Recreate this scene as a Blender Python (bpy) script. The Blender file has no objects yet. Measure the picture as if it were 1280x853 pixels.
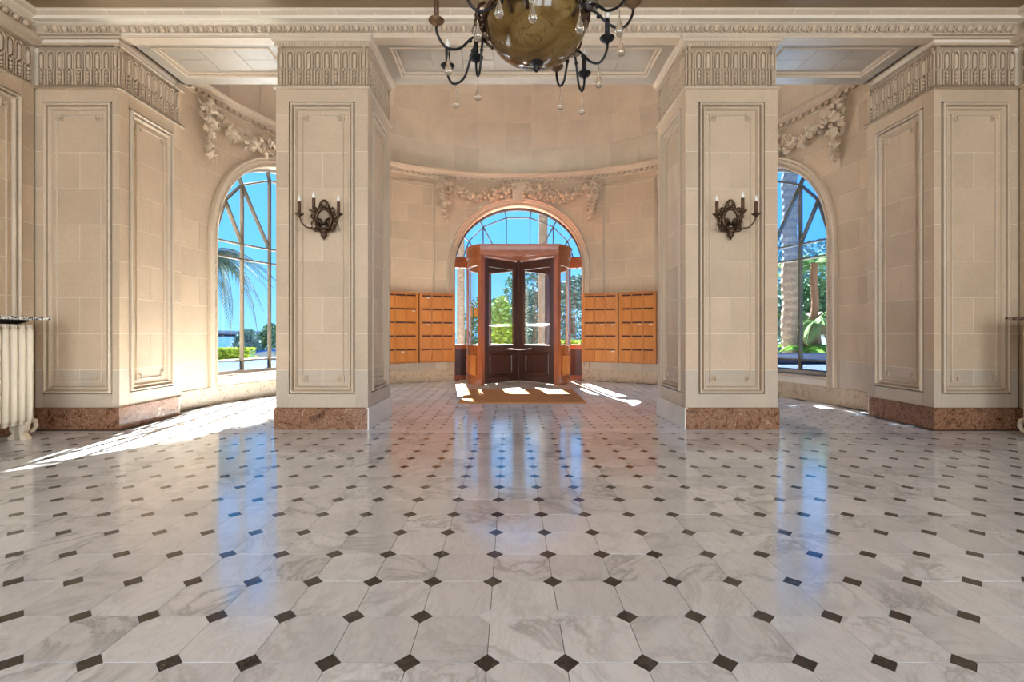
import bpy, bmesh, math, random
from math import sin, cos, pi, radians, sqrt, atan2, asin
from mathutils import Vector, Matrix
rnd = random.Random(7)
S = bpy.context.scene
COL = S.collection

# ------------------------------------------------------------ camera, world, light, exposure
CAMX = -0.17
cd = bpy.data.cameras.new('camera'); cam = bpy.data.objects.new('camera', cd); COL.objects.link(cam)
cam.location = (CAMX, 0, 1.0); cam.rotation_euler = (pi/2, 0, 0)
cd.sensor_width = 36; cd.lens = 608/1280*36; cd.shift_x = 2/1280; cd.shift_y = -9.5/1280
cd.clip_end = 20000; cd.clip_start = .02
S.camera = cam
S.view_settings.view_transform = 'Standard'; S.view_settings.look = 'None'
S.view_settings.gamma = 1; S.view_settings.use_curve_mapping = False
S.view_settings.exposure = 0.45

W = bpy.data.worlds.new('sky'); S.world = W; W.use_nodes = True
nt = W.node_tree; nt.nodes.clear()
o = nt.nodes.new('ShaderNodeOutputWorld'); bg = nt.nodes.new('ShaderNodeBackground')
tc = nt.nodes.new('ShaderNodeTexCoord'); sx = nt.nodes.new('ShaderNodeSeparateXYZ'); cr = nt.nodes.new('ShaderNodeValToRGB')
nt.links.new(tc.outputs['Generated'], sx.inputs[0]); nt.links.new(sx.outputs[2], cr.inputs[0])
nt.links.new(cr.outputs[0], bg.inputs[0]); nt.links.new(bg.outputs[0], o.inputs[0])
e = cr.color_ramp.elements
e[0].position = 0.0; e[0].color = (.31, .73, 1.25, 1)
e[1].position = 0.55; e[1].color = (.10, .45, 1.2, 1)
m_ = e.new(.16); m_.color = (.155, .58, 1.25, 1)
bg.inputs[1].default_value = 1.05

sl = bpy.data.lights.new('sun', 'SUN'); so = bpy.data.objects.new('sun', sl); COL.objects.link(so)
sl.energy = 74.0; sl.angle = radians(.6); sl.color = (1.0, .985, .95)
SUN_EL = radians(40); SUN_D = Vector((.13*cos(SUN_EL), -cos(SUN_EL), -sin(SUN_EL))).normalized()
so.rotation_euler = SUN_D.to_track_quat('-Z', 'Y').to_euler()
so.location = (0, 40, 40)

# fill lights added behind the viewer to brighten the hall, in assumed openings
for i, x in enumerate((-3.3, 0, 3.3)):
    al = bpy.data.lights.new('rear_fill_light', 'AREA'); ao = bpy.data.objects.new('rear_fill_light', al); COL.objects.link(ao)
    al.shape = 'RECTANGLE'; al.size = 2.5; al.size_y = 3.2; al.energy = 185; al.color = (.94, .975, 1.0)
    ao.location = (x, -5.3, 2.0); ao.rotation_euler = (pi/2, 0, 0)     # faces +Y

# ------------------------------------------------------------ materials
MATS = {}
def new_mat(name):
    m = bpy.data.materials.new(name); m.use_nodes = True; n = m.node_tree; n.nodes.clear()
    out = n.nodes.new('ShaderNodeOutputMaterial'); b = n.nodes.new('ShaderNodeBsdfPrincipled')
    n.links.new(b.outputs[0], out.inputs[0]); MATS[name] = m
    return m, n, b
def N(n, t, **kw):
    x = n.nodes.new(t)
    for k, v in kw.items():
        setattr(x, k, v)
    return x
def ramp(n, src, stops):
    r = N(n, 'ShaderNodeValToRGB'); n.links.new(src, r.inputs[0]); el = r.color_ramp.elements
    el[0].position, el[0].color = stops[0][0], (*stops[0][1], 1)
    el[1].position, el[1].color = stops[-1][0], (*stops[-1][1], 1)
    for p, c in stops[1:-1]:
        q = el.new(p); q.color = (*c, 1)
    return r.outputs[0]
def coords(n, rand=0.0, scale=(1, 1, 1)):
    g = N(n, 'ShaderNodeNewGeometry'); oi = N(n, 'ShaderNodeObjectInfo')
    mp = N(n, 'ShaderNodeMapping'); mp.inputs['Scale'].default_value = scale
    if rand:
        ad = N(n, 'ShaderNodeMath', operation='ADD'); n.links.new(oi.outputs['Random'], ad.inputs[0]); n.links.new(g.outputs['Random Per Island'], ad.inputs[1])
        mu = N(n, 'ShaderNodeMath', operation='MULTIPLY'); n.links.new(ad.outputs[0], mu.inputs[0]); mu.inputs[1].default_value = rand
        va = N(n, 'ShaderNodeVectorMath', operation='ADD'); n.links.new(g.outputs['Position'], va.inputs[0]); n.links.new(mu.outputs[0], va.inputs[1])
        n.links.new(va.outputs[0], mp.inputs[0])
    else:
        n.links.new(g.outputs['Position'], mp.inputs[0])
    return mp.outputs[0]
def noise(n, vec, scale, detail=4, rough=.55, dist=0):
    t = N(n, 'ShaderNodeTexNoise'); n.links.new(vec, t.inputs['Vector']); t.inputs['Scale'].default_value = scale
    t.inputs['Detail'].default_value = detail; t.inputs['Roughness'].default_value = rough; t.inputs['Distortion'].default_value = dist
    return t.outputs[0]
def mixc(n, fac, a, b, mode='MIX'):
    x = N(n, 'ShaderNodeMix', data_type='RGBA', blend_type=mode)
    if isinstance(fac, (int, float)): x.inputs[0].default_value = fac
    else: n.links.new(fac, x.inputs[0])
    for i, c in ((6, a), (7, b)):
        if isinstance(c, tuple): x.inputs[i].default_value = (*c, 1)
        else: n.links.new(c, x.inputs[i])
    return x.outputs[2]
def bump(n, b, h, strength=.2, dist=.01):
    u = N(n, 'ShaderNodeBump'); u.inputs['Strength'].default_value = strength; u.inputs['Distance'].default_value = dist
    n.links.new(h, u.inputs['Height']); n.links.new(u.outputs[0], b.inputs['Normal'])
def simple(name, c, rough=.5, metal=0.0, spec=.5, c2=None, scale=8, bmp=0, tint=0, stretch=(1, 1, 1)):
    m, n, b = new_mat(name)
    b.inputs['Roughness'].default_value = rough; b.inputs['Metallic'].default_value = metal
    b.inputs['Specular IOR Level'].default_value = spec
    if c2 is None and not tint and not bmp:
        b.inputs['Base Color'].default_value = (*c, 1); return m
    v = coords(n, 7.0, stretch); f = noise(n, v, scale)
    col = ramp(n, f, [(.3, c), (.7, c2 or c)])
    if tint:
        oi = N(n, 'ShaderNodeObjectInfo'); mr = N(n, 'ShaderNodeMapRange'); n.links.new(oi.outputs['Random'], mr.inputs[0])
        mr.inputs[3].default_value = 1-tint; mr.inputs[4].default_value = 1+tint*.4
        hs = N(n, 'ShaderNodeHueSaturation'); n.links.new(mr.outputs[0], hs.inputs['Value']); n.links.new(col, hs.inputs['Color']); col = hs.outputs[0]
    n.links.new(col, b.inputs['Base Color'])
    if bmp: bump(n, b, noise(n, v, scale*6, 3), bmp, .005)
    return m

def stone(name, c, tint=.07, stain=.25, rough=.5):
    m, n, b = new_mat(name)
    v = coords(n, 5.0)
    col = ramp(n, noise(n, v, 1.3, 5, .6), [(.3, tuple(x*.88 for x in c)), (.7, tuple(x*1.08 for x in c))])
    fine = ramp(n, noise(n, v, 38, 3, .7), [(.25, (.90, .89, .87)), (.65, (1, 1, 1))])
    col = mixc(n, 1.0, col, fine, 'MULTIPLY')
    st = ramp(n, noise(n, v, 2.2, 6, .7, .8), [(.62, (1, 1, 1)), (.78, (.80, .70, .58))])
    col = mixc(n, stain, col, st, 'MULTIPLY')
    oi = N(n, 'ShaderNodeObjectInfo'); mr = N(n, 'ShaderNodeMapRange'); n.links.new(oi.outputs['Random'], mr.inputs[0])
    mr.inputs[3].default_value = 1-tint; mr.inputs[4].default_value = 1+tint*.5
    hs = N(n, 'ShaderNodeHueSaturation'); n.links.new(mr.outputs[0], hs.inputs['Value']); n.links.new(col, hs.inputs['Color'])
    n.links.new(hs.outputs[0], b.inputs['Base Color']); b.inputs['Roughness'].default_value = rough
    bump(n, b, noise(n, v, 60, 4, .7), .12, .004)
    return m
STONE = stone('cream_stone', (.63, .475, .32))
STONE_D = stone('stone_dado', (.57, .47, .355))
MOULD = stone('stone_moulding', (.64, .505, .36), .03, .2)
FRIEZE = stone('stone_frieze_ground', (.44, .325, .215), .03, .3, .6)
CARVE = stone('stone_carving', (.62, .48, .335), .04, .3, .6)
JOINT = simple('stone_joint', (.80, .70, .56), .7)
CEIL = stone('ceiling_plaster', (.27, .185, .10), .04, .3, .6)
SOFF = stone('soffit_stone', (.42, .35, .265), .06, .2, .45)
DOME = stone('vault_stone', (.76, .65, .50), .05, .3, .42)
WHITEST = stone('pale_plinth_marble', (.80, .74, .66), .03, .15, .25)

def brown_marble(name, cols, sc=14):
    m, n, b = new_mat(name); v = coords(n, 3.0)
    w = noise(n, v, sc, 7, .65, 2.6)
    col = ramp(n, w, [(.30, cols[0]), (.44, cols[1]), (.52, cols[2]), (.60, cols[1]), (.68, cols[3])])
    vn = ramp(n, noise(n, v, sc*1.6, 4, .6, 3.5), [(.485, (0, 0, 0)), (.50, (1, 1, 1)), (.515, (0, 0, 0))])
    col = mixc(n, vn, col, cols[3]); n.links.new(col, b.inputs['Base Color'])
    b.inputs['Roughness'].default_value = .18
    return m
BMARB = brown_marble('brown_breccia_marble', [(.035, .011, .005), (.17, .062, .025), (.30, .15, .08), (.56, .40, .26)], 7)
TMARB = brown_marble('tan_marble', [(.22, .15, .09), (.50, .37, .24), (.60, .47, .33), (.66, .55, .42)], 6)

def floor_marble(name, base, vein, ior=2.25):
    m, n, b = new_mat(name); v = coords(n, 23.0)
    r1 = noise(n, v, 1.8, 6, .62, 2.2)
    vn = ramp(n, r1, [(.44, (0, 0, 0)), (.495, (1, 1, 1)), (.51, (.5, .5, .5)), (.57, (0, 0, 0))])
    r2 = noise(n, coords(n, 23.0, (3, 1.2, 1)), 3.0, 7, .7, 1.5)
    v2 = ramp(n, r2, [(.46, (0, 0, 0)), (.5, (.8, .8, .8)), (.54, (0, 0, 0))])
    patch = ramp(n, noise(n, v, 1.1, 3), [(.42, (0, 0, 0)), (.62, (1, 1, 1))])
    mk = mixc(n, 1.0, vn, patch, 'MULTIPLY')
    col = ramp(n, noise(n, v, .9, 4), [(.3, tuple(x*.90 for x in base)), (.7, base)])
    col = mixc(n, mk, col, vein)
    f = N(n, 'ShaderNodeMath', operation='MULTIPLY'); n.links.new(v2, f.inputs[0]); f.inputs[1].default_value = .45
    col = mixc(n, f.outputs[0], col, tuple(x*1.25 for x in vein))
    g = N(n, 'ShaderNodeNewGeometry'); oi = N(n, 'ShaderNodeObjectInfo')
    ad = N(n, 'ShaderNodeMath', operation='ADD'); n.links.new(oi.outputs['Random'], ad.inputs[0]); n.links.new(g.outputs['Random Per Island'], ad.inputs[1])
    fr = N(n, 'ShaderNodeMath', operation='FRACT'); n.links.new(ad.outputs[0], fr.inputs[0])
    mr = N(n, 'ShaderNodeMapRange'); n.links.new(fr.outputs[0], mr.inputs[0]); mr.inputs[3].default_value = .86; mr.inputs[4].default_value = 1.04
    hs = N(n, 'ShaderNodeHueSaturation'); n.links.new(mr.outputs[0], hs.inputs['Value']); n.links.new(col, hs.inputs['Color'])
    n.links.new(hs.outputs[0], b.inputs['Base Color'])
    rr = ramp(n, noise(n, coords(n), 3.0, 5, .6), [(.3, (.08, .08, .08)), (.75, (.17, .17, .17))])
    n.links.new(rr, b.inputs['Roughness']); b.inputs['IOR'].default_value = ior
    bump(n, b, noise(n, coords(n), 2.2, 3, .5), .05, .02)
    return m
TILE = floor_marble('white_veined_marble', (.84, .86, .89), (.42, .43, .45))
TILE2 = floor_marble('vestibule_marble', (.86, .885, .92), (.58, .59, .61), 1.5)
DOT = floor_marble('dark_marble', (.030, .025, .023), (.09, .075, .068), 1.55)
GROUT = simple('floor_grout', (.085, .075, .065), .8)
TANTILE = simple('tan_floor_tile', (.62, .54, .44), .35, 0, .5, (.54, .45, .36), 6, 0, .08)

def wood(name, a, b_, rough=.3, sc=(1, 1, 9), band=9, coat=0):
    m, n, b = new_mat(name); v = coords(n, 11.0, (sc[0], sc[1], 1/sc[2]))
    col = ramp(n, noise(n, v, band, 5, .6, .6), [(.3, a), (.7, b_)])
    fine = ramp(n, noise(n, v, band*9, 3), [(.3, (.82, .8, .78)), (.7, (1, 1, 1))])
    n.links.new(mixc(n, 1.0, col, fine, 'MULTIPLY'), b.inputs['Base Color']); b.inputs['Roughness'].default_value = rough
    b.inputs['Coat Weight'].default_value = coat; b.inputs['Coat Roughness'].default_value = .12
    return m
MWOOD = wood('honey_oak', (.56, .19, .035), (.68, .26, .055), .33)
MWOOD2 = wood('honey_oak_frame', (.40, .115, .02), (.52, .17, .035), .35)
MAHO = wood('varnished_mahogany', (.27, .060, .012), (.40, .105, .022), .3, coat=.15)
MAHO_SHADE = wood('shaded_mahogany', (.045, .014, .006), (.085, .026, .011), .3, coat=.15)  # same mahogany, with the shadow on the door leaves painted into its colour
SLOT = simple('slot_dark', (.035, .012, .02), .6)
PLATE = simple('name_plate', (.75, .72, .66), .4)
BRASS = simple('brass', (.55, .36, .13), .28, 1)
STEEL = simple('pale_steel', (.72, .70, .66), .25, 1)
WHITEP = simple('white_paint', (.72, .72, .70), .4)
BLACK = simple('black_iron', (.012, .011, .012), .4, .3)
BRONZE = simple('dark_bronze', (.075, .045, .028), .38, .75, .5, (.13, .08, .045), 40)
RUSTB = simple('aged_bronze', (.16, .085, .045), .45, .6, .5, (.25, .15, .07), 30)
CANDLE_B = simple('brown_candle_sleeve', (.10, .045, .02), .55)
BULB = simple('frosted_bulb', (.90, .85, .78), .25)
MUNT = simple('bronze_muntin', (.15, .115, .07), .6, .1)
MUNTD = simple('dark_muntin', (.05, .05, .055), .45, .2)
WFRAME = simple('grey_window_frame', (.33, .30, .255), .5)
RADP = simple('cream_radiator_paint', (.72, .62, .47), .32)
MAT_C = simple('tan_coir', (.45, .215, .085), .95, 0, .1, (.52, .26, .11), 60, .6)
ORANGE = simple('orange_notice', (.85, .28, .02), .6)
def speckle(name, a, b_, sc):
    m, n, b = new_mat(name); v = coords(n)
    n.links.new(ramp(n, noise(n, v, sc, 5, .7, 1.5), [(.46, a), (.52, b_)]), b.inputs['Base Color']); b.inputs['Roughness'].default_value = .2
    return m
SHELF_BW = speckle('black_white_marble', (.02, .02, .022), (.62, .60, .56), 34)
SHELF_R = speckle('dark_red_marble', (.05, .016, .012), (.40, .28, .22), 22)
def alabaster():
    m, n, b = new_mat('amber_alabaster'); v = coords(n)
    col = ramp(n, noise(n, v, 3.2, 5, .55, 1.2), [(.3, (.075, .036, .007)), (.5, (.15, .085, .02)), (.7, (.24, .16, .055))])
    vn = ramp(n, noise(n, v, 3.5, 3, .5, 1.5), [(.49, (0, 0, 0)), (.5, (.8, .8, .8)), (.51, (0, 0, 0))])
    n.links.new(mixc(n, vn, col, (.06, .03, .01)), b.inputs['Base Color']); b.inputs['Roughness'].default_value = .12
    return m
ALAB = alabaster()
def glass(name, tint, refl=.06, haze=0.0, hazec=(.5, .7, 1)):
    m = bpy.data.materials.new(name); m.use_nodes = True; n = m.node_tree; n.nodes.clear()
    out = N(n, 'ShaderNodeOutputMaterial'); tr = N(n, 'ShaderNodeBsdfTransparent'); gl = N(n, 'ShaderNodeBsdfGlossy')
    tr.inputs[0].default_value = (*tint, 1); gl.inputs['Roughness'].default_value = .02
    lw = N(n, 'ShaderNodeLayerWeight'); lw.inputs[0].default_value = .5
    pw = N(n, 'ShaderNodeMath', operation='POWER'); n.links.new(lw.outputs['Facing'], pw.inputs[0]); pw.inputs[1].default_value = 5
    fr = N(n, 'ShaderNodeMath', operation='MULTIPLY_ADD'); n.links.new(pw.outputs[0], fr.inputs[0]); fr.inputs[1].default_value = .8; fr.inputs[2].default_value = .025
    mx = N(n, 'ShaderNodeMixShader'); n.links.new(fr.outputs[0], mx.inputs[0]); n.links.new(tr.outputs[0], mx.inputs[1]); n.links.new(gl.outputs[0], mx.inputs[2])
    last = mx.outputs[0]
    if haze:
        tl = N(n, 'ShaderNodeBsdfTranslucent'); tl.inputs[0].default_value = (*hazec, 1)
        m2 = N(n, 'ShaderNodeMixShader'); m2.inputs[0].default_value = haze
        n.links.new(last, m2.inputs[1]); n.links.new(tl.outputs[0], m2.inputs[2]); last = m2.outputs[0]
    n.links.new(last, out.inputs[0]); return m
GLASS = glass('clear_glass', (.96, .98, .98))
HAZY = glass('hazy_blue_glass', (.72, .86, 1.0), haze=.035, hazec=(.35, .62, 1.0))
FROST = glass('pale_frosted_glass', (.25, .30, .37), haze=.02, hazec=(.6, .75, .95))
m, n, b = new_mat('crystal'); b.inputs['Base Color'].default_value = (.86, .78, .66, 1); b.inputs['Roughness'].default_value = .02
b.inputs['Transmission Weight'].default_value = .9; b.inputs['IOR'].default_value = 1.5
CRYSTAL = m
# outdoors
BARK = simple('palm_bark', (.085, .058, .038), .9, 0, .2, (.19, .14, .10), 9, .8, 0, (1, 1, 5))
BARKR = simple('reddish_bark', (.10, .05, .028), .9, 0, .1, (.17, .10, .06), 12, .8, 0, (1, 1, 5))
FRND = simple('palm_green', (0.056, 0.128, 0.045), .85, 0, .08, (0.112, 0.2, 0.067), 3, 0, .2)
FRNDD = simple('dusky_frond', (0.039, 0.072, 0.065), .85, 0, .08, (0.072, 0.111, 0.091), 3, 0, .2)
FRNDL = simple('bright_frond', (0.119, 0.255, 0.034), .85, 0, .08, (0.204, 0.357, 0.06), 3, 0, .15)
LEAFD = simple('dark_leaf', (0.044, 0.099, 0.048), .85, 0, .08, (0.11, 0.198, 0.099), .9)
LEAFB = simple('blue_green_leaf', (0.055, 0.11, 0.099), .85, 0, .08, (0.143, 0.242, 0.22), .9)
LEAFY = simple('yellow_green_leaf', (0.15, 0.24, 0.044), .85, 0, .08, (0.28, 0.38, 0.1), 1.2)
HEDGE = simple('hedge_leaf', (0.11, 0.22, 0.022), .85, 0, .08, (0.352, 0.418, 0.048), 2.0)
TERR = simple('terrace_paving', (.42, .43, .45), .6, 0, .3, (.48, .49, .51), 1.0)
ROADM = simple('asphalt', (.09, .09, .095), .8)
SEA = simple('sea_water', (.012, .035, .065), 1.0, 0, 0.0)
HILL = simple('far_headland', (.012, .024, .042), 1.0, 0, 0.0)
CARB = simple('blue_car_paint', (.008, .07, .22), .2)
CARD = simple('dark_car_paint', (.03, .045, .09), .2)
CARG = simple('car_window', (.05, .08, .10), .08)
TYRE = simple('tyre_rubber', (.02, .02, .02), .8)
OCHRE = simple('ochre_wall', (.26, .18, .09), .8)
EXTW = simple('outer_render', (.70, .62, .50), .8)
REDW = simple('red_timber', (.10, .035, .02), .6)

# ------------------------------------------------------------ mesh helpers
class MB:
    def __init__(s): s.v = []; s.f = []
    def add(s, vs, fs, M=None):
        k = len(s.v)
        s.v += [tuple(M @ Vector(p)) for p in vs] if M is not None else [tuple(p) for p in vs]
        s.f += [tuple(i+k for i in f) for f in fs]
        return s
    def box(s, x0, x1, y0, y1, z0, z1, M=None, ch=0):
        if ch:
            c = ch; vs = []
            for z, q in ((z0, c), (z0+c, 0), (z1-c, 0), (z1, c)):
                vs += [(x0+q, y0+q, z), (x1-q, y0+q, z), (x1-q, y1-q, z), (x0+q, y1-q, z)]
            fs = [(3, 2, 1, 0), (12, 13, 14, 15)]
            for k in range(3):
                for i in range(4):
                    fs.append((4*k+i, 4*k+(i+1) % 4, 4*k+4+(i+1) % 4, 4*k+4+i))
            return s.add(vs, fs, M)
        vs = [(x, y, z) for z in (z0, z1) for x, y in ((x0, y0), (x1, y0), (x1, y1), (x0, y1))]
        return s.add(vs, [(3, 2, 1, 0), (4, 5, 6, 7), (0, 1, 5, 4), (1, 2, 6, 5), (2, 3, 7, 6), (3, 0, 4, 7)], M)
    def tube(s, pts, r, n=8, cap=True, M=None):
        pts = [Vector(p) for p in pts]; L = len(pts); rs = r if isinstance(r, (list, tuple)) else [r]*L
        vs = []; up = None
        for i, p in enumerate(pts):
            t = (pts[min(i+1, L-1)]-pts[max(i-1, 0)]).normalized()
            if up is None:
                up = t.orthogonal().normalized()
            up = (up - t*up.dot(t))
            up = up.normalized() if up.length > 1e-6 else t.orthogonal().normalized()
            bn = t.cross(up)
            for k in range(n):
                a = 2*pi*k/n; vs.append(p + (up*cos(a)+bn*sin(a))*rs[i])
        fs = [(i*n+k, i*n+(k+1) % n, (i+1)*n+(k+1) % n, (i+1)*n+k) for i in range(L-1) for k in range(n)]
        if cap: fs += [tuple(range(n-1, -1, -1)), tuple(range((L-1)*n, L*n))]
        return s.add(vs, fs, M)
    def lathe(s, prof, n=16, M=None, c=(0, 0, 0)):
        vs = []; L = len(prof)
        for r, z in prof:
            for k in range(n):
                a = 2*pi*k/n; vs.append((c[0]+max(r, 1e-4)*cos(a), c[1]+max(r, 1e-4)*sin(a), c[2]+z))
        fs = [(i*n+k, i*n+(k+1) % n, (i+1)*n+(k+1) % n, (i+1)*n+k) for i in range(L-1) for k in range(n)]
        fs += [tuple(range(n-1, -1, -1)), tuple(range((L-1)*n, L*n))]
        return s.add(vs, fs, M)
    def ball(s, c, r, n=8, k=5, M=None):
        rx, ry, rz = r if isinstance(r, (tuple, list)) else (r, r, r)
        vs = []; fs = []
        for i in range(k+1):
            t = pi*i/k
            for j in range(n):
                a = 2*pi*j/n; vs.append((c[0]+rx*max(sin(t), .001)*cos(a), c[1]+ry*max(sin(t), .001)*sin(a), c[2]-rz*cos(t)))
        for i in range(k):
            for j in range(n):
                fs.append((i*n+j, i*n+(j+1) % n, (i+1)*n+(j+1) % n, (i+1)*n+j))
        return s.add(vs, fs, M)
    def prism(s, poly, y0, y1, M=None):      # poly in (x,z), extruded along y
        k = len(poly)
        vs = [(x, y0, z) for x, z in poly]+[(x, y1, z) for x, z in poly]
        fs = [tuple(range(k)), tuple(range(2*k-1, k-1, -1))]+[(i, i+k, (i+1) % k+k, (i+1) % k) for i in range(k)]
        return s.add(vs, fs, M)
    def hsweep(s, path, prof, closed=False, caps=True):   # path (x,y); profile (out,z); out = left of travel
        P = [Vector(p) for p in path]; L = len(P); offs = []
        for i in range(L):
            a = P[i]-P[i-1] if (i or closed) else P[1]-P[0]
            c = P[(i+1) % L]-P[i] if (i < L-1 or closed) else P[i]-P[i-1]
            n1 = Vector((-a.y, a.x)).normalized(); n2 = Vector((-c.y, c.x)).normalized()
            mm = (n1+n2); mm = mm/ (1+n1.dot(n2)) if mm.length > 1e-6 else n1
            offs.append(mm)
        q = len(prof); vs = [(P[i].x+offs[i].x*d, P[i].y+offs[i].y*d, z) for i in range(L) for d, z in prof]
        fs = []
        for i in range(L if closed else L-1):
            j = (i+1) % L
            for k in range(q-1):
                fs.append((i*q+k, j*q+k, j*q+k+1, i*q+k+1))
        if not closed and caps: fs += [tuple(range(q)), tuple(range(L*q-1, (L-1)*q-1, -1))]
        return s.add(vs, fs)
    def build(s, name, mat, parent=None, smooth=False, M=None):
        me = bpy.data.meshes.new(name); me.from_pydata(s.v, [], s.f)
        bm = bmesh.new(); bm.from_mesh(me); bmesh.ops.recalc_face_normals(bm, faces=bm.faces); bm.to_mesh(me); bm.free()
        if smooth: me.polygons.foreach_set('use_smooth', [True]*len(me.polygons))
        me.materials.append(mat)
        ob = bpy.data.objects.new(name, me); COL.objects.link(ob)
        if parent is not None: ob.parent = parent
        if M is not None: ob.matrix_basis = M
        return ob
def inst(src, M, parent=None):
    ob = src.copy(); COL.objects.link(ob); ob.parent = parent; ob.matrix_basis = M
    return ob
class Shared:
    """first use links the mesh itself, later ones are copies sharing the data"""
    def __init__(s, name, mb, mat, smooth=False): s.name, s.mb, s.mat, s.smooth, s.o = name, mb, mat, smooth, None
    def put(s, M, parent):
        if s.o is None: s.o = s.mb.build(s.name, s.mat, parent, s.smooth, M); return s.o
        return inst(s.o, M, parent)
def thing(name, label, cat, loc=(0, 0, 0), rz=0, group=None):
    ob = bpy.data.objects.new(name, None); COL.objects.link(ob); ob.location = loc; ob.rotation_euler = (0, 0, rz)
    ob.empty_display_size = .2
    ob['label'] = label; ob['category'] = cat
    if group: ob['group'] = group
    return ob
def tag(ob, label, cat, group=None):
    ob['label'] = label; ob['category'] = cat
    if group: ob['group'] = group
    return ob
def struct(ob, label=None):
    ob['kind'] = 'structure'
    if label: ob['label'] = label
    return ob
def empty_struct(name, label=None):
    ob = bpy.data.objects.new(name, None); COL.objects.link(ob); ob.empty_display_size = .2
    return struct(ob, label)
def copy_tree(src, parent=None):
    c = src.copy(); COL.objects.link(c); c.parent = parent
    for ch in list(src.children): copy_tree(ch, c)
    return c

# surface mappings (u along the wall, z up, d out of the wall)
def planeF(ox, oy, tx, ty, nx, ny):
    return lambda u, z, d: (ox+tx*u+nx*d, oy+ty*u+ny*d, z)
RA, CY = 4.45, 6.05
def apseF(u, z, d):
    a = u/RA; r = RA-d
    return (r*sin(a), CY+r*cos(a), z)
def frameM(F, u, z, d):
    """matrix: local x=u, y=d (out), z=up"""
    p = Vector(F(u, z, d)); t = (Vector(F(u+.01, z, d))-Vector(F(u-.01, z, d))).normalized(); n_ = (Vector(F(u, z, d+.01))-p).normalized()
    M = Matrix.Identity(4)
    M.col[0][:3] = t; M.col[1][:3] = n_; M.col[2][:3] = (0, 0, 1); M.col[3][:3] = p
    return M
def slab(mb, F, ul, ur, zs, d0, d1, nu=1, ch=0.0):
    """block with a front at d1; ul/ur constants or functions of z"""
    fl = ul if callable(ul) else (lambda z: ul); fr = ur if callable(ur) else (lambda z: ur)
    nz = len(zs); g = lambda i, j: i*(nu+1)+j
    vs = [F(fl(z)+(fr(z)-fl(z))*j/nu, z, d1) for z in zs for j in range(nu+1)]
    fs = [(g(i, j), g(i, j+1), g(i+1, j+1), g(i+1, j)) for i in range(nz-1) for j in range(nu)]
    ring = [(0, j) for j in range(nu+1)]+[(i, nu) for i in range(1, nz)]+[(nz-1, j) for j in range(nu-1, -1, -1)]+[(i, 0) for i in range(nz-2, 0, -1)]
    b0 = len(vs)
    for i, j in ring:
        z = zs[i]; vs.append(F(fl(z)+(fr(z)-fl(z))*j/nu, z, d0))
    m_ = len(ring)
    for k in range(m_):
        a, c = ring[k], ring[(k+1) % m_]
        fs.append((g(*a), b0+k, b0+(k+1) % m_, g(*c)))
    return mb.add(vs, fs)
def rect_frame(mb, F, u0, u1, z0, z1, prof, nu=1):
    """moulding round a rectangle; prof (inward w, out d)"""
    q = len(prof); vs = []; pts = []
    base = [(u0+(u1-u0)*k/nu, 0, 0) for k in range(nu)]
    loop = [('b', k/nu) for k in range(nu)]+[('r', 0)]+[('t', k/nu) for k in range(nu)]+[('l', 0)]
    for w, d in prof:
        a0, a1, b0, b1 = u0+w, u1-w, z0+w, z1-w
        for kind, t in loop:
            if kind == 'b': p = (a0+(a1-a0)*t, b0)
            elif kind == 'r': p = (a1, b0)
            elif kind == 't': p = (a1+(a0-a1)*t, b1)
            else: p = (a0, b1)
            vs.append(F(p[0], p[1], d))
    L = len(loop)
    fs = [(k*L+i, k*L+(i+1) % L, (k+1)*L+(i+1) % L, (k+1)*L+i) for k in range(q-1) for i in range(L)]
    return mb.add(vs, fs)

COURSES = [.225, .617, .997, 1.377, 1.757, 2.137, 2.517, 2.897, 3.277, 3.55]
PROF = [(0, -.002), (0, -.030), (.013, -.030), (.015, .016), (.028, .022), (.038, .010), (.040, -.030), (.054, -.030), (.056, .002), (.068, .002), (.078, -.016), (.082, -.031)]
# ---- shared carved pieces
def flute_mesh():
    mb = MB()
    arch = [(-.036, .008, .19), (-.036, .010, .345)]+[(-.036*cos(a), .010, .345+.036*sin(a)) for a in [pi*k/6 for k in range(1, 6)]]+[(.036, .010, .345), (.036, .008, .19)]
    mb.tube(arch, [.0075]*len(arch), 6)
    mb.tube([(0, .004, .20), (0, .008, .22), (0, .008, .33), (0, .003, .36)], [.012, .018, .018, .006], 8)
    for s_ in (-1, 1):
        mb.tube([(s_*.032, .008, .03), (s_*.032, .010, .175), (s_*.012, .012, .195)], .0075, 6)
    for z, r in ((.155, .017), (.115, .019), (.075, .017), (.045, .011)):
        mb.ball((0, .010, z), (r*.75, .020, r), 7, 5)
    mb.box(-.040, .040, -.004, .014, .004, .02)
    return mb
FLUTE = Shared('flute', flute_mesh(), CARVE)
def rosette_mesh():
    mb = MB()
    for a, b_, c, d in ((-.036, .036, -.036, -.029), (-.036, .036, .029, .036), (-.036, -.029, -.029, .029), (.029, .036, -.029, .029)):
        mb.box(a, b_, -.008, .012, c, d)
    mb.tube([(.02*cos(2*pi*k/12)*(1-.03*k), .006, .02*sin(2*pi*k/12)*(1-.03*k)) for k in range(17)], .0055, 6)
    mb.ball((0, .004, 0), (.009, .014, .009), 8, 5)
    return mb
ROSE = Shared('rosette', rosette_mesh(), CARVE)

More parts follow.
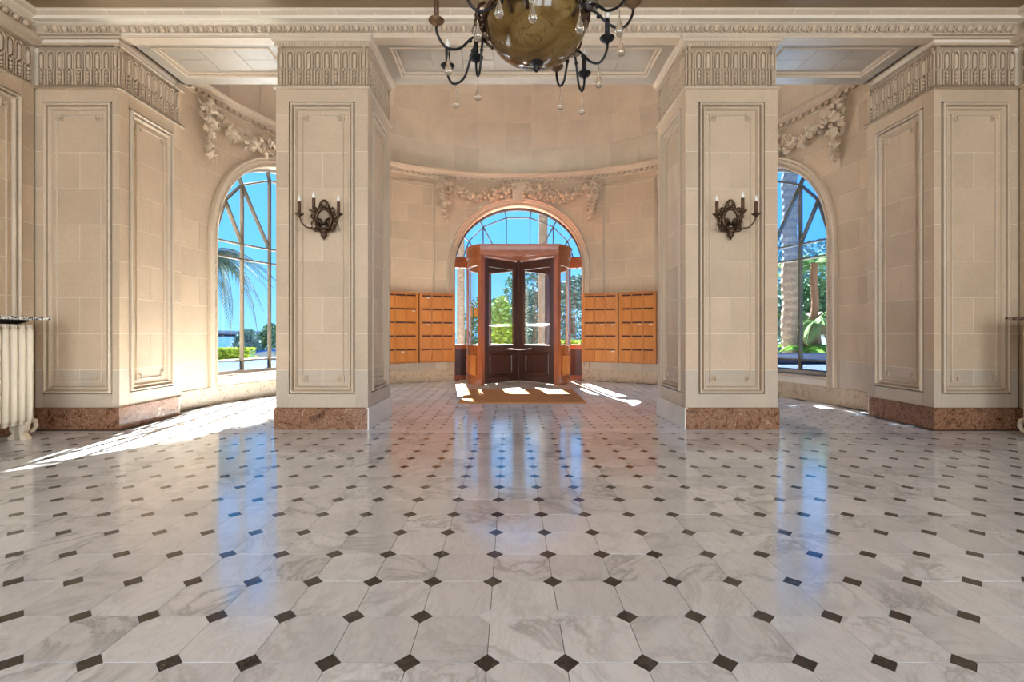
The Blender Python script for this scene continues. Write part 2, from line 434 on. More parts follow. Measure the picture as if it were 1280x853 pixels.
def panel_face(parent, F, U, margin, z1=3.55, flutes=True, split0=0):
    """one stone face of width U: stile blocks, recessed panel of blocks, moulding, rosettes, frieze"""
    p0, p1, q0, q1 = margin, U-margin, .367, 3.417
    g = .0028; e0 = .0015
    zs = COURSES
    mb = MB()      # mortar bed behind the blocks
    for l, r, a, c in ((e0*2, p0, zs[0], zs[-1]), (p1, U-e0*2, zs[0], zs[-1]), (p0, p1, zs[0], q0), (p0, p1, q1, zs[-1])):
        slab(mb, F, l, r, [a, c], -.036, -.0025)
    slab(mb, F, p0, p1, [q0, q1], -.036, -.0305)
    mb.build('mortar_bed', JOINT, parent)
    for k in range(len(zs)-1):
        a, c = zs[k], zs[k+1]
        M_ = STONE_D if k == 0 else STONE
        for (l, r) in ((e0, p0), (p1, U-e0)):
            mb = MB(); slab(mb, F, l, r, [a+g, c-g], -.004, 0); mb.build('stone_block', M_, parent)
        b0, b1 = max(a, q0+.08), min(c, q1-.08)
        w0, w1 = p0+.08, p1-.08
        cuts = [w0, w1] if (k+split0) % 2 else [w0, (w0+w1)/2, w1]
        for l, r in zip(cuts, cuts[1:]):
            mb = MB(); slab(mb, F, l+g, r-g, [b0+g, b1-g], -.033, -.028); mb.build('panel_block', M_, parent)
    for a, c, M_ in ((zs[0], q0, STONE_D), (q1, zs[-1], STONE)):
        mb = MB(); slab(mb, F, p0+g, p1-g, [a+g, c], -.004, 0); mb.build('stone_block', M_, parent)
    mb = MB(); rect_frame(mb, F, p0, p1, q0, q1, PROF); mb.build('panel_moulding', MOULD, parent)
    e = .125
    mb = MB(); rect_frame(mb, F, p0+e, p1-e, q0+e, q1-e, [(0, -.03), (0, -.016), (.007, -.012), (.014, -.016), (.014, -.03)]); mb.build('panel_fillet', MOULD, parent)
    for u in (p0+e+.03, p1-e-.03):
        for z in (q0+e+.03, q1-e-.03):
            ROSE.put(frameM(F, u, z, -.022), parent)
    if flutes: frieze(parent, F, U)
def frieze(parent, F, U):
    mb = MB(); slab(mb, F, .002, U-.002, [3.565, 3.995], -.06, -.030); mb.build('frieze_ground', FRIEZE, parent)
    k = round(U/.0925); p = U/k
    for i in range(k):
        FLUTE.put(frameM(F, p*(i+.5), 3.572, -.024), parent)
CAPPROF = [(-.03, 3.992), (.004, 3.995), (.008, 4.022), (.016, 4.03), (.030, 4.036), (.036, 4.06), (.048, 4.075), (.052, 4.10), (-.03, 4.10)]
ASTRAG = [(-.03, 3.545), (.006, 3.545), (.02, 3.553), (.022, 3.562), (.012, 3.570), (-.008, 3.574), (-.03, 3.574)]
PLINTH = [(-.03, 0), (.014, 0), (.014, .215), (.006, .228), (-.03, .228)]
def beads(parent, path, closed, zc, out, sp=.021, size=.007, name='bead_row', mat=CARVE, box=None):
    mb = MB(); P = [Vector(p) for p in path]; L = len(P)
    for i in range(L if closed else L-1):
        a, c = P[i], P[(i+1) % L]; t = c-a; ln = t.length; t = t/ln; nn = Vector((-t.y, t.x)); k = max(1, int(ln/sp))
        for j in range(k):
            q = a+t*(ln*(j+.5)/k)+nn*out
            if box:
                M = Matrix(((t.x, nn.x, 0, q.x), (t.y, nn.y, 0, q.y), (0, 0, 1, zc), (0, 0, 0, 1)))
                mb.box(-box[0]/2, box[0]/2, -box[1]/2, box[1]/2, -box[2]/2, box[2]/2, M)
            else:
                mb.ball((q.x, q.y, zc), (size, size, size*1.5), 5, 3)
    ob = mb.build(name, mat, parent); ob['kind'] = 'stuff'
    return ob

# ============================================================ STRUCTURE: floor
TP = .2414
YF1 = 6.12*.2414+14*.2414
floor = MB()
floor.box(-5.3, 5.3, -5.6, 6.2, -.06, -.004)
fl = []
for k in range(25):
    a0, a1 = -pi/2+pi*k/24, 0
half = [(4.9*sin(-pi/2+pi*k/32), CY+4.9*cos(-pi/2+pi*k/32)) for k in range(33)]
floor.add([(x, y, -.004) for x, y in half]+[(x, y, -.06) for x, y in half],
          [tuple(range(33)), tuple(range(65, 32, -1))]+[(i, i+33, i+34, i+1) for i in range(32)])
floor = struct(floor.build('floor', GROUT), 'polished white marble floor with small dark corner insets')
def oct_poly(cx, cy, p, cut, g):
    h = p/2-g; c = cut-g*.6
    return [(cx-h+c, cy-h), (cx+h-c, cy-h), (cx+h, cy-h+c), (cx+h, cy+h-c), (cx+h-c, cy+h), (cx-h+c, cy+h), (cx-h, cy+h-c), (cx-h, cy-h+c)]
def dia_poly(cx, cy, c, g):
    c -= g*1.4
    return [(cx-c, cy), (cx, cy-c), (cx+c, cy), (cx, cy+c)]
def tile_mesh(mb, poly, z0=-.004, z1=0.0):
    k = len(poly)
    return mb.add([(x, y, z1) for x, y in poly]+[(x, y, z0) for x, y in poly], [tuple(range(k))]+[(i, (i+1) % k, (i+1) % k+k, i+k) for i in range(k)])
CUT = .040
octM = Shared('floor_tile', tile_mesh(MB(), oct_poly(0, 0, TP, CUT, .0013)), TILE)
dotM = Shared('inset_tile', tile_mesh(MB(), dia_poly(0, 0, CUT, .0009)), DOT)
Y0T = 6.12*TP
tiles, dots = [], []
for r in range(-6, 14):
    for c in range(-22, 22):
        cx, cy = (c+.5)*TP, Y0T+(r+.5)*TP
        if abs(cx) < 5.11: tiles.append((cx, cy))
        dx, dy = c*TP, Y0T+(r)*TP
        if abs(dx) < 5.1 and dy < YF1-.05: dots.append((dx, dy))
def seen(x, y):
    if y < .9: return 0
    px = 638+(x-CAMX)*608/y; py = 417+608/y
    return 1/y/y if (-40 < px < 1320 and py < 900) else 0
broken = {(-1, 1), (0, 1)}
mt, md = MB(), MB()
for lst, sh, mbx, fn in ((tiles, octM, mt, lambda x, y: oct_poly(x, y, TP, CUT, .0013)), (dots, dotM, md, lambda x, y: dia_poly(x, y, CUT, .0009))):
    lst.sort(key=lambda p: -seen(*p))
    for i, (x, y) in enumerate(lst):
        if i < 300:
            j = rnd.uniform
            M = Matrix.Translation((x, y, j(-.0004, .0004))) @ Matrix.Rotation(j(-.0012, .0012), 4, 'X') @ Matrix.Rotation(j(-.0012, .0012), 4, 'Y')
            ob_ = sh.put(M, floor)
            if sh is dotM and abs(y-(Y0T+TP)) < .01 and (abs(x) < .01 or abs(x+TP) < .01):
                ob_.data = ob_.data.copy(); ob_.data.materials[0] = TILE; ob_['label'] = 'white marble inset replacing a dark one'
        else: tile_mesh(mbx, fn(x, y))
    lst.clear()
ob = mt.build('floor_tile_field', TILE, floor); ob['kind'] = 'stuff'
ob = md.build('inset_tile_field', DOT, floor); ob['kind'] = 'stuff'
# smaller tiles of the vestibule
P2 = .18; mt, md = MB(), MB()
def in_apse(x, y, m=0.0):
    return (abs(x) < 4.24-m and y < 6.05) or (y >= 6.05 and x*x+(y-CY)**2 < (RA-.05-m)**2)
for r in range(0, 30):
    for c in range(-26, 26):
        cx, cy = (c+.5)*P2, 4.985+(r+.5)*P2
        if in_apse(cx, cy, .02) and not (abs(cx) < 1.3 and cy > 8.6): tile_mesh(mt, oct_poly(cx, cy, P2, .027, .0009))
        dx, dy = c*P2, 4.985+r*P2
        if r and in_apse(dx, dy, .04) and not (abs(dx) < 1.25 and dy > 8.6): tile_mesh(md, dia_poly(dx, dy, .027, .0009))
for c in range(-16, 16):
    x0 = c*.32; 
    mt.add([(x0+.001, YF1+.003, 0), (x0+.319, YF1+.003, 0), (x0+.319, 4.983, 0), (x0+.001, 4.983, 0)], [(0, 1, 2, 3)])
ob = mt.build('vestibule_tile_field', TILE2, floor); ob['kind'] = 'stuff'
ob = md.build('vestibule_inset_field', DOT, floor); ob['kind'] = 'stuff'
tt = Shared('threshold_tile', MB().box(-.1035, .1035, -.1035, .1035, -.004, 0), TANTILE)
for i in range(12):
    for j in range(11):
        x, y = (i-5.5)*.21, 8.69+j*.21
        if x*x+(y-CY)**2 < 4.6**2: tt.put(Matrix.Translation((x, y, 0)), floor)

# ============================================================ STRUCTURE: hall walls, ceiling, beam
HX = 5.12; PY0, PY1 = 5.07, 6.02; PX = 4.245
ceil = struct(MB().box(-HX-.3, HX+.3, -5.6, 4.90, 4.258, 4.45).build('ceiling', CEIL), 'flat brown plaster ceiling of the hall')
for s_, nm in ((-1, 'left'), (1, 'right')):
    w = MB()
    w.box(s_*(HX+.036) if s_ > 0 else -(HX+.4), (HX+.4) if s_ > 0 else s_*(HX+.036), -5.6, 6.3, -.05, 4.45)
    wall = struct(w.build('wall_'+nm, JOINT), f'panelled cream stone wall on the {nm} of the hall')
    for k in range(3):
        F = planeF(s_*HX, PY0-.02-k*1.0, 0, -1, -s_, 0)
        panel_face(wall, F, .98, .12, split0=k)
    F = planeF(s_*HX, PY0-3.03, 0, -1, -s_, 0)
    mb = MB(); slab(mb, F, 0, 7.5, [.225, 4.1], -.035, 0); mb.build('plain_facing', STONE, wall)
    path = [(s_*HX, -5.5), (s_*HX, PY0+.03)] if s_ > 0 else [(s_*HX, PY0+.03), (s_*HX, -5.5)]
    for nmx, pr, mt_ in (('capital_moulding', CAPPROF, MOULD), ('astragal', ASTRAG, MOULD)):
        MB().hsweep(path, pr).build(nmx, mt_, wall)
    bb = MB().hsweep(path, PLINTH); struct(bb.build('baseboard_'+nm, BMARB), f'brown mottled marble baseboard of the {nm} hall wall')
rear = MB()
xs = [-5.5, -4.55, -2.05, -1.25, 1.25, 2.05, 4.55, 5.5]
for i in range(0, 8, 2): rear.box(xs[i], xs[i+1], -5.6, -5.35, -.05, 4.45)
for i in range(1, 7, 2): rear.box(xs[i], xs[i+1], -5.6, -5.35, 3.6, 4.45); rear.box(xs[i], xs[i+1], -5.6, -5.35, -.05, .4)
struct(rear.build('wall_rear', STONE), 'plain rear wall of the hall with three tall openings')

# beam (entablature) over the pillars
beam = empty_struct('trim_1', 'long stone beam with carved cornice spanning the pillars')
MB().box(-HX-.1, HX+.1, 4.92, PY1+.04, 4.19, 4.6).build('beam_core', JOINT, beam)
MB().box(-HX-.1, HX+.1, PY0, 5.2, 4.085, 4.2).build('beam_face', MOULD, beam)
CORN = [(-.02, 4.10), (.006, 4.10), (.010, 4.110), (.030, 4.112), (.032, 4.117), (.012, 4.120), (.020, 4.150), (.040, 4.178), (.070, 4.181), (.094, 4.186), (.100, 4.197), (.118, 4.200), (.122, 4.210), (.146, 4.218), (.172, 4.236), (.186, 4.246), (.206, 4.250), (.212, 4.262), (-.02, 4.262)]
hall_path = [(HX, -5.5), (HX, PY0), (-HX, PY0), (-HX, -5.5)]
CORN_C = [(-.02, 4.10)]+[(d-.003, z-.002) for d, z in CORN[1:-1]]+[(-.02, 4.262)]
MB().hsweep(hall_path, CORN_C).build('cornice_bed', JOINT, beam)
for s_ in (-1, 1):
    pth = [(HX, -5.5), (HX, PY0), (HX-.5, PY0)] if s_ > 0 else [(-HX+.5, PY0), (-HX, PY0), (-HX, -5.5)]
    MB().hsweep(pth, CORN).build('cornice', MOULD, beam)
ncs = 24
for i in range(ncs):
    x0, x1 = HX-.5-(2*HX-1)*i/ncs-.003, HX-.5-(2*HX-1)*(i+1)/ncs+.003
    MB().hsweep([(x0, PY0), (x1, PY0)], CORN).build('cornice_stone', MOULD, beam)
egg = MB()
egg.ball((0, .002, 0), (.026, .028, .031), 10, 6)
egg.tube([(-.040*cos(a), -.002, (.033)*sin(a)) for a in [-pi*.55+pi*2.1*k/14 for k in range(15)]], .007, 6)
egg.box(.046, .054, -.014, .012, -.03, .028)
EGG = Shared('egg_ornament', egg, CARVE)
ang = Matrix.Rotation(radians(-28), 4, 'X')
for (a, c, nn) in (((-HX+.1, PY0), (HX-.1, PY0), (0, -1)), ((-HX, PY0-.1), (-HX, PY0-2.0), (1, 0)), ((HX, PY0-.1), (HX, PY0-2.0), (-1, 0))):
    A, C = Vector(a), Vector(c); t = (C-A); ln = t.length; t /= ln; k = round(ln/.1005)
    for i in range(k):
        q = A+t*(ln*(i+.5)/k)+Vector(nn)*.042
        M = Matrix(((t.x, nn[0], 0, q.x), (t.y, nn[1], 0, q.y), (0, 0, 1, 4.149), (0, 0, 0, 1)))
        EGG.put(M @ ang, beam)
# soffit: frame pieces, stepped moulding and slabs in the three bays
def soffit_bay(x0, x1):
    y0, y1 = PY0, PY1+.03
    z = 4.10
    mx = .17
    mb = MB()
    for (a, b_, c, d) in ((x0, x1, y0, y0+.2), (x0, x1, y1-.17, y1), (x0, x0+mx, y0+.2, y1-.17), (x1-mx, x1, y0+.2, y1-.17)):
        mb.box(a, b_, c, d, z, z+.11)
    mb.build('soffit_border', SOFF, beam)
    X0, X1, Y0, Y1 = x0+mx, x1-mx, y0+.2, y1-.17
    F = lambda u, zz, d: (u, zz, z-d)
    mb = MB(); rect_frame(mb, F, X0, X1, Y0, Y1, [(0, -.06), (0, .006), (.012, .010), (.022, -.004), (.026, -.03), (.034, -.03), (.042, -.012), (.052, -.016), (.06, -.05)])
    mb.build('soffit_moulding', MOULD, beam)
    X0 += .055; X1 -= .055; Y0 += .055; Y1 -= .055; g = .0025
    k = max(2, round((X1-X0)/.36)); ym = (Y0+Y1)/2
    for i in range(k):
        a, b_ = X0+(X1-X0)*i/k, X0+(X1-X0)*(i+1)/k
        rows = [(Y0, Y1)] if i % 2 else [(Y0, ym), (ym, Y1)]
        for c, d in rows:
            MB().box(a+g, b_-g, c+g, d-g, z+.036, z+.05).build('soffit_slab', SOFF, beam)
    MB().box(X0, X1, Y0, Y1, z+.05, z+.1).build('soffit_backing', JOINT, beam)
PXI, PXO = 1.655, 2.615
soffit_bay(-PX, -PXO); soffit_bay(-PXI, PXI); soffit_bay(PXO, PX)

# ============================================================ pillars
def make_pillar():
    t = thing('pillar', '', 'pillar')
    h = (PXO-PXI)/2; dep = (PY1-PY0)/2
    MB().box(-h+.034, h-.034, -dep+.034, dep-.034, 0, 4.12).build('core', JOINT, t)
    faces = [(planeF(-h, -dep, 1, 0, 0, -1), 2*h), (planeF(h, -dep, 0, 1, 1, 0), 2*dep), (planeF(h, dep, -1, 0, 0, 1), 2*h), (planeF(-h, dep, 0, -1, -1, 0), 2*dep)]
    for F, U in faces: panel_face(t, F, U, .135)
    path = [(-h, -dep), (-h, dep), (h, dep), (h, -dep)]
    MB().hsweep(path, CAPPROF, True).build('capital_moulding', MOULD, t)
    beads(t, path, True, 4.011, .012, .030, .0115)
    MB().hsweep(path, ASTRAG, True).build('astragal', MOULD, t)
    # plinth: brown marble on three sides, pale slab on the inner side (+x)
    MB().hsweep([(h-.02, -dep), (-h, -dep), (-h, dep), (h-.02, dep)][::-1] if False else [(h, dep), (-h, dep), (-h, -dep), (h, -dep)][::-1], PLINTH).build('plinth', BMARB, t)
    pb = MB()
    F = planeF(h, -dep, 0, 1, 1, 0)
    slab(pb, F, -.012, .42, [0, .226], -.02, .013); pb.build('plinth_slab', WHITEST, t)
    pb = MB(); slab(pb, F, .424, 2*dep+.012, [0, .226], -.02, .013); pb.build('plinth_slab', WHITEST, t)
    return t
pl = make_pillar(); cxp = (PXI+PXO)/2; cyp = (PY0+PY1)/2
pl.location = (-cxp, cyp, 0); pl['label'] = 'square panelled stone pillar left of the revolving door'
pr = copy_tree(pl); pr.location = (cxp, cyp, 0); pr.rotation_euler = (0, 0, pi); pr['label'] = 'square panelled stone pillar right of the revolving door'

# side piers against the hall walls
for s_, nm in ((-1, 'left'), (1, 'right')):
    t = thing('pier', f'wide panelled stone pier in the {nm} corner beside the radiator', 'pier', (0, 0, 0))
    a, c = sorted((s_*(PX+.034), s_*(HX+.036)))
    MB().box(a, c, PY0+.034, PY1+.03, 0, 4.12).build('core', JOINT, t)
    panel_face(t, planeF(s_*HX, PY0, -s_, 0, 0, -1), HX-PX, .075)
    panel_face(t, planeF(s_*PX, PY0, 0, 1, -s_, 0), PY1-PY0, .13, split0=1)
    mb = MB(); slab(mb, planeF(s_*PX, PY1, s_, 0, 0, 1), .004, .5, [.225, 4.1], -.035, 0); mb.build('back_facing', STONE, t)
    path = [(s_*HX, PY0), (s_*PX, PY0), (s_*PX, PY1), (s_*(RA+.1), PY1)]
    if s_ < 0: path = path[::-1]
    path = path[::-1]
    for nmx, prf, mt_ in (('capital_moulding', CAPPROF, MOULD), ('astragal', ASTRAG, MOULD)):
        MB().hsweep(path, prf).build(nmx, mt_, t)
    beads(t, path, False, 4.011, .012, .030, .0115)
    MB().hsweep(path[:2] if s_ > 0 else path[2:], PLINTH)
    MB().hsweep(path, PLINTH).build('plinth', BMARB, t)

# ============================================================ apse wall
WA = radians(60.7)*RA            # side window centre (arc length)
WIN = [(-WA, .36), (0.0, 0.0), (WA, .36)]
HW, SPR = 1.375, 2.375
TOPZ = 4.30
UEND = radians(90.5)*RA
def half_w(z, hw=HW):
    if z <= SPR: return hw
    q = hw*hw-(z-SPR)**2
    return sqrt(q) if q > 0 else 0.0
def wall_sheet(mb, d):
    us = [-UEND+2*UEND*k/280 for k in range(281)]
    for (uc, zb) in WIN: us += [uc-HW, uc+HW]
    us = sorted(us)
    for a, c in zip(us, us[1:]):
        if c-a < 1e-5: continue
        mid = (a+c)/2; segs = [(lambda u: -.02, lambda u: TOPZ+.15)]
        for uc, zb in WIN:
            if abs(mid-uc) < HW:
                f = lambda u, uc=uc: SPR+sqrt(max(0, HW*HW-(u-uc)**2))
                segs = [(f, lambda u: TOPZ+.15)]
                if zb > 0: segs.append((lambda u: -.02, lambda u, zb=zb: zb))
        for lo, hi in segs:
            mb.add([apseF(a, lo(a), d), apseF(c, lo(c), d), apseF(c, hi(c), d), apseF(a, hi(a), d)], [(0, 1, 2, 3)])
wm = MB(); wall_sheet(wm, -.0025)
apse = struct(wm.build('wall_apse', JOINT), 'curved cream stone wall of the vestibule')
wm = MB(); wall_sheet(wm, -.27); wm.build('outer_face', EXTW, apse)
# ashlar blocks clipped by the arches
AC = [.24, .617, .997, 1.377, 1.757, 2.137, 2.517, 2.897, 3.277, 3.657, 4.04, TOPZ]
ARW = HW+.165
def apse_blocks():
    g = .0025
    for k in range(len(AC)-1):
        a, c = AC[k], AC[k+1]
        bw = .62; off = 0 if k % 2 else bw/2
        u = -UEND-off
        while u < UEND:
            l, r = max(u, -UEND), min(u+bw, UEND); u += bw
            if r-l < .03: continue
            pieces = [(lambda z, l=l: l+g, lambda z, r=r: r-g)]
            for uc, zb in WIN:
                hwA = half_w(a, ARW) if a > SPR else ARW
                if c <= 0: continue
                # left of the opening / right of the opening
                new = []
                for fl_, fr_ in pieces:
                    if fr_(a) <= uc-hwA or fl_(a) >= uc+hwA or a >= SPR+ARW: new.append((fl_, fr_)); continue
                    if fl_(a) < uc-.001:
                        new.append((fl_, lambda z, fr_=fr_, uc=uc: min(fr_(z), uc-half_w(z, ARW+g))))
                    if fr_(a) > uc+.001:
                        new.append((lambda z, fl_=fl_, uc=uc: max(fl_(z), uc+half_w(z, ARW+g)), fr_))
                pieces = new
            for fl_, fr_ in pieces:
                n_ = 7 if (c > SPR) else 2
                zs = [a+g+(c-a-2*g)*i/(n_-1) for i in range(n_)]
                # drop degenerate bottom/top rows
                zs = [z for z in zs if fr_(z)-fl_(z) > .004]
                if len(zs) < 2: continue
                mb = MB(); slab(mb, apseF, fl_, fr_, zs, -.008, 0, 3)
                mb.build('stone_block', STONE_D if k == 0 else STONE, apse)
apse_blocks()
# shallow recessed-panel lines between the windows
for s_ in (-1, 1):
    u0, u1 = sorted((s_*radians(23.2)*RA, s_*radians(37.6)*RA))
    mb = MB(); rect_frame(mb, apseF, u0, u1, .45, 4.12, [(0, -.005), (0, .022), (.014, .026), (.022, .006), (.030, .006), (.034, .018), (.044, .018), (.048, -.005)], 6)
    mb.build('panel_moulding', MOULD, apse)
# cornice, dentils
arc = [(RA*sin(a), CY+RA*cos(a)) for a in [radians(-90.5)+radians(181)*k/72 for k in range(73)]]
arcR = arc[::-1]
corn = empty_struct('trim_2', 'curved stone cornice with a dentil row round the vestibule')
ACORN = [(-.03, 4.235), (.010, 4.235), (.022, 4.245), (.022, 4.250), (.012, 4.252), (.012, 4.298), (.066, 4.300), (.070, 4.315), (.092, 4.325), (.118, 4.345), (.130, 4.37), (.150, 4.375), (.152, 4.405), (.12, 4.425), (-.05, 4.43)]
MB().hsweep(arc[::-1] if False else arcR, [(d, z) for d, z in ACORN]).build('cornice', MOULD, corn)
arcF = [(RA*sin(a), CY+RA*cos(a)) for a in [radians(90)-radians(180)*k/122 for k in range(123)]]
beads(corn, arcF, False, 4.275, .040, .0607, name='dentil_row', box=(.058, .045, .046))

# dome
domec = empty_struct('ceiling_vault', 'half-dome vault of pale stone blocks over the vestibule')
RD, ZD = 4.45, 4.40
def domeF(az, el, d):
    r = RD-d
    return (r*cos(el)*sin(az), CY+r*cos(el)*cos(az), ZD+r*sin(el))
mb = MB(); na, ne = 140, 60
vs = [domeF(radians(-91)+radians(182)*i/na, radians(90)*j/ne, -.0025) for j in range(ne+1) for i in range(na+1)]
mb.add(vs, [(j*(na+1)+i, j*(na+1)+i+1, (j+1)*(na+1)+i+1, (j+1)*(na+1)+i) for j in range(ne) for i in range(na)])
mb.build('vault_shell', JOINT, domec, True)
mb = MB(); mb.add([domeF(radians(-91)+radians(182)*i/na, radians(7.2)+radians(82.8)*j/ne, .0275) for j in range(ne+1) for i in range(na+1)], [(j*(na+1)+i, j*(na+1)+i+1, (j+1)*(na+1)+i+1, (j+1)*(na+1)+i) for j in range(ne) for i in range(na)])
mb.build('mortar_bed', JOINT, domec, True)
els = [0, 7.2]+[7.2+6.9*k for k in range(1, 12)]
for k in range(len(els)-1):
    e0, e1 = radians(els[k]), radians(els[k+1]); em = (e0+e1)/2
    nblk = max(3, round(pi*RD*cos(em)/(.58 if k else .56))); 
    dd = (0.0 if k == 0 else 0.03)
    for i in range(-1, nblk):
        sh = (.5 if k % 2 else 0)
        a0 = -pi/2+pi*(i+sh)/nblk; a1 = a0+pi/nblk
        a0, a1 = max(a0, -pi/2), min(a1, pi/2)
        if a1-a0 < .01: continue
        ga = .004/(RD*cos(em)); ge = (.004 if k else .002)/RD
        mb = MB(); slab(mb, domeF, a0+ga, a1-ga, [e0+ge, em, e1-ge], dd-.004 if k else -.008, dd, 4)
        mb.build('vault_block', DOME, domec)
MB().box(-4.7, 4.7, PY1+.02, PY1+.06, 4.15, 9.0).build('lunette_wall', DOME, domec)

# baseboards of the apse
bbo = empty_struct('baseboard_apse', 'tan marble baseboard slabs along the curved vestibule wall')
u = -UEND
for lo, hi in ((-UEND, -HW-.0), (HW+.0, UEND)):
    k = round((hi-lo)/.62)
    for i in range(k):
        a, c = lo+(hi-lo)*i/k, lo+(hi-lo)*(i+1)/k
        mb = MB(); slab(mb, apseF, a+.0015, c-.0015, [0, .232, .24], -.01, .016, 4); mb.build('baseboard_slab', TMARB, bbo)

# ============================================================ windows
def arch_path(uc, r, z0, n=28):
    return [(uc-r, z0), (uc-r, SPR)]+[(uc-r*cos(pi*k/n), SPR+r*sin(pi*k/n)) for k in range(1, n)]+[(uc+r, SPR), (uc+r, z0)]
def arch_sweep(mb, uc, prof, z0, n=28):
    """prof (offset outward from HW, d)"""
    cols = []
    for w, d in prof:
        cols.append([apseF(p[0], p[1], d) for p in arch_path(uc, HW+w, z0, n)])
    L = len(cols[0]); vs = [p for c in cols for p in c]
    return mb.add(vs, [(k*L+i, k*L+i+1, (k+1)*L+i+1, (k+1)*L+i) for k in range(len(prof)-1) for i in range(L-1)])
def bar(mb, p, q, w=.028, d0=-.235, d1=-.175):
    (u0, z0), (u1, z1) = p, q; L = sqrt((u1-u0)**2+(z1-z0)**2); tx, tz = (u1-u0)/L, (z1-z0)/L; nx, nz = -tz*w/2, tx*w/2
    k = max(1, int(L/.5)); vs = []
    for i in range(k+1):
        t = i/k; cu, cz = u0+(u1-u0)*t, z0+(z1-z0)*t
        vs += [apseF(cu+nx, cz+nz, d0), apseF(cu-nx, cz-nz, d0), apseF(cu-nx*.6, cz-nz*.6, d1), apseF(cu+nx*.6, cz+nz*.6, d1)]
    fs = [(4*i+j, 4*i+(j+1) % 4, 4*i+4+(j+1) % 4, 4*i+4+j) for i in range(k) for j in range(4)]+[(3, 2, 1, 0), (4*k, 4*k+1, 4*k+2, 4*k+3)]
    return mb.add(vs, fs)
RIM = 1.335
P31 = (1.03, .615); P53 = (.735, .935); P78 = (.247, 1.145); P0 = (1.235, 0.0)
def rim(a): return (RIM*cos(radians(a)), RIM*sin(radians(a)))
lab = {-1: 'tall arched window with bronze glazing bars beside the left pillar', 0: 'arched fanlight above the revolving door', 1: 'tall arched window with bronze glazing bars beside the right pillar'}
for wi, (uc, zb) in enumerate(WIN):
    w = empty_struct(f'window_{wi+1}', lab[wi-1])
    side = wi != 1
    mm = MUNT if side else MUNTD
    bw = .034 if side else .026
    z0 = .37 if side else 2.42
    # reveal
    mb = MB(); arch_sweep(mb, uc, [(0, .0), (0, -.17), (0, -.27)], zb); mb.build('reveal', MOULD, w)
    # frame
    mb = MB(); arch_sweep(mb, uc, [(.002, -.26), (-.045, -.26), (-.045, -.185), (-.03, -.17), (.002, -.165)], z0); mb.build('frame', WFRAME if side else MUNTD, w)
    if side:
        mb = MB(); bar(mb, (uc-HW, .405), (uc+HW, .405), .075, -.26, -.165); mb.build('frame', WFRAME, w)
        mb = MB(); slab(mb, apseF, uc-HW-.02, uc+HW+.02, [.335, .366], -.29, .03, 8); mb.build('sill', MOULD, w)
    B = []
    q = lambda p, s_=1: (uc+s_*p[0], SPR+.02+p[1])
    zt = SPR+.02
    for s_ in (-1, 1):
        B += [(q(P31, s_), q((.735, 0), s_)), (q(P53, s_), q((.247, 0), s_)), (q(P31, s_), q(rim(31), s_)), (q(P53, s_), q(rim(53), s_)), (q(P78, s_), q(rim(78), s_)),
              (q(P78, s_), q(P53, s_)), (q(P53, s_), q(P31, s_)), (q(P31, s_), q(P0, s_))]
        lo = .42 if side else zt
        B += [((uc+s_*.247, lo), q(P78, s_)), ((uc+s_*.735, lo), q(P53, s_))]
    B += [(q((-P78[0], P78[1])), q(P78))]
    if side: B += [((uc-RIM, zz), (uc+RIM, zz)) for zz in (.585, 2.16, zt)]
    for p_, q_ in B:
        mb = MB(); bar(mb, p_, q_, bw); mb.build('glazing_bar', mm, w)
    # panes
    def pane(poly, mt_):
        k = len(poly); cx_ = sum(p[0] for p in poly)/k; cz_ = sum(p[1] for p in poly)/k
        poly = [(cx_+(a-cx_)*.985, cz_+(b_-cz_)*.985) for a, b_ in poly]
        mb = MB(); mb.add([apseF(a, z, -.205) for a, z in poly]+[apseF(a, z, -.211) for a, z in poly],
                          [tuple(range(k)), tuple(range(2*k-1, k-1, -1))]+[(i, i+k, (i+1) % k+k, (i+1) % k) for i in range(k)])
        mb.build('pane', mt_, w)
    up = HAZY if wi == 2 else GLASS
    C0 = (.247, 0)
    pane([q((-.247, 0)), q(C0), q(P78), q((-P78[0], P78[1]))], up)
    pane([q((-P78[0], P78[1])), q(P78)]+[q(rim(a)) for a in (78, 84, 90, 96, 102)], up)
    for s_ in (-1, 1):
        for poly in ([C0, P53, P78], [C0, (.735, 0), P53], [(.735, 0), P31, P53], [(.735, 0), P0, P31],
                     [P78, P53]+[rim(a) for a in (53, 60, 66, 72, 78)], [P53, P31]+[rim(a) for a in (31, 38, 45, 53)], [P31, P0]+[rim(a) for a in (0, 8, 16, 24, 31)]):
            pane([q(p, s_) for p in poly], up)
    if side:
        us = [-RIM, -.735, -.247, .247, .735, RIM]; zz = [.43, .585, 2.16, zt]
        for i in range(5):
            for j in range(3):
                pane([(uc+us[i], zz[j]), (uc+us[i+1], zz[j]), (uc+us[i+1], zz[j+1]), (uc+us[i], zz[j+1])], [FROST, GLASS, HAZY if wi == 2 else GLASS][j])
    # architrave + bead + keystone
    tr = empty_struct(f'trim_{wi+3}', ['moulded stone arch surround of the left arched window', 'moulded stone arch surround of the entrance', 'moulded stone arch surround of the right arched window'][wi])
    mb = MB(); arch_sweep(mb, uc, [(0, -.02), (0, .020), (.02, .030), (.028, .014), (.056, .014), (.060, .030), (.105, .034), (.110, .022), (.118, .022), (.122, .058), (.150, .064), (.162, .044), (.166, -.01)], .24, 36); mb.build('architrave', MOULD, tr)
    mb = MB(); pth = arch_path(uc, HW+.042, .26, 60); dense = []
    for p_, q_ in zip(pth, pth[1:]):
        L = sqrt((q_[0]-p_[0])**2+(q_[1]-p_[1])**2); k = max(1, round(L/.034))
        for i in range(k):
            t = i/k; mb.ball(apseF(p_[0]+(q_[0]-p_[0])*t, p_[1]+(q_[1]-p_[1])*t, .024), .0135, 6, 4)
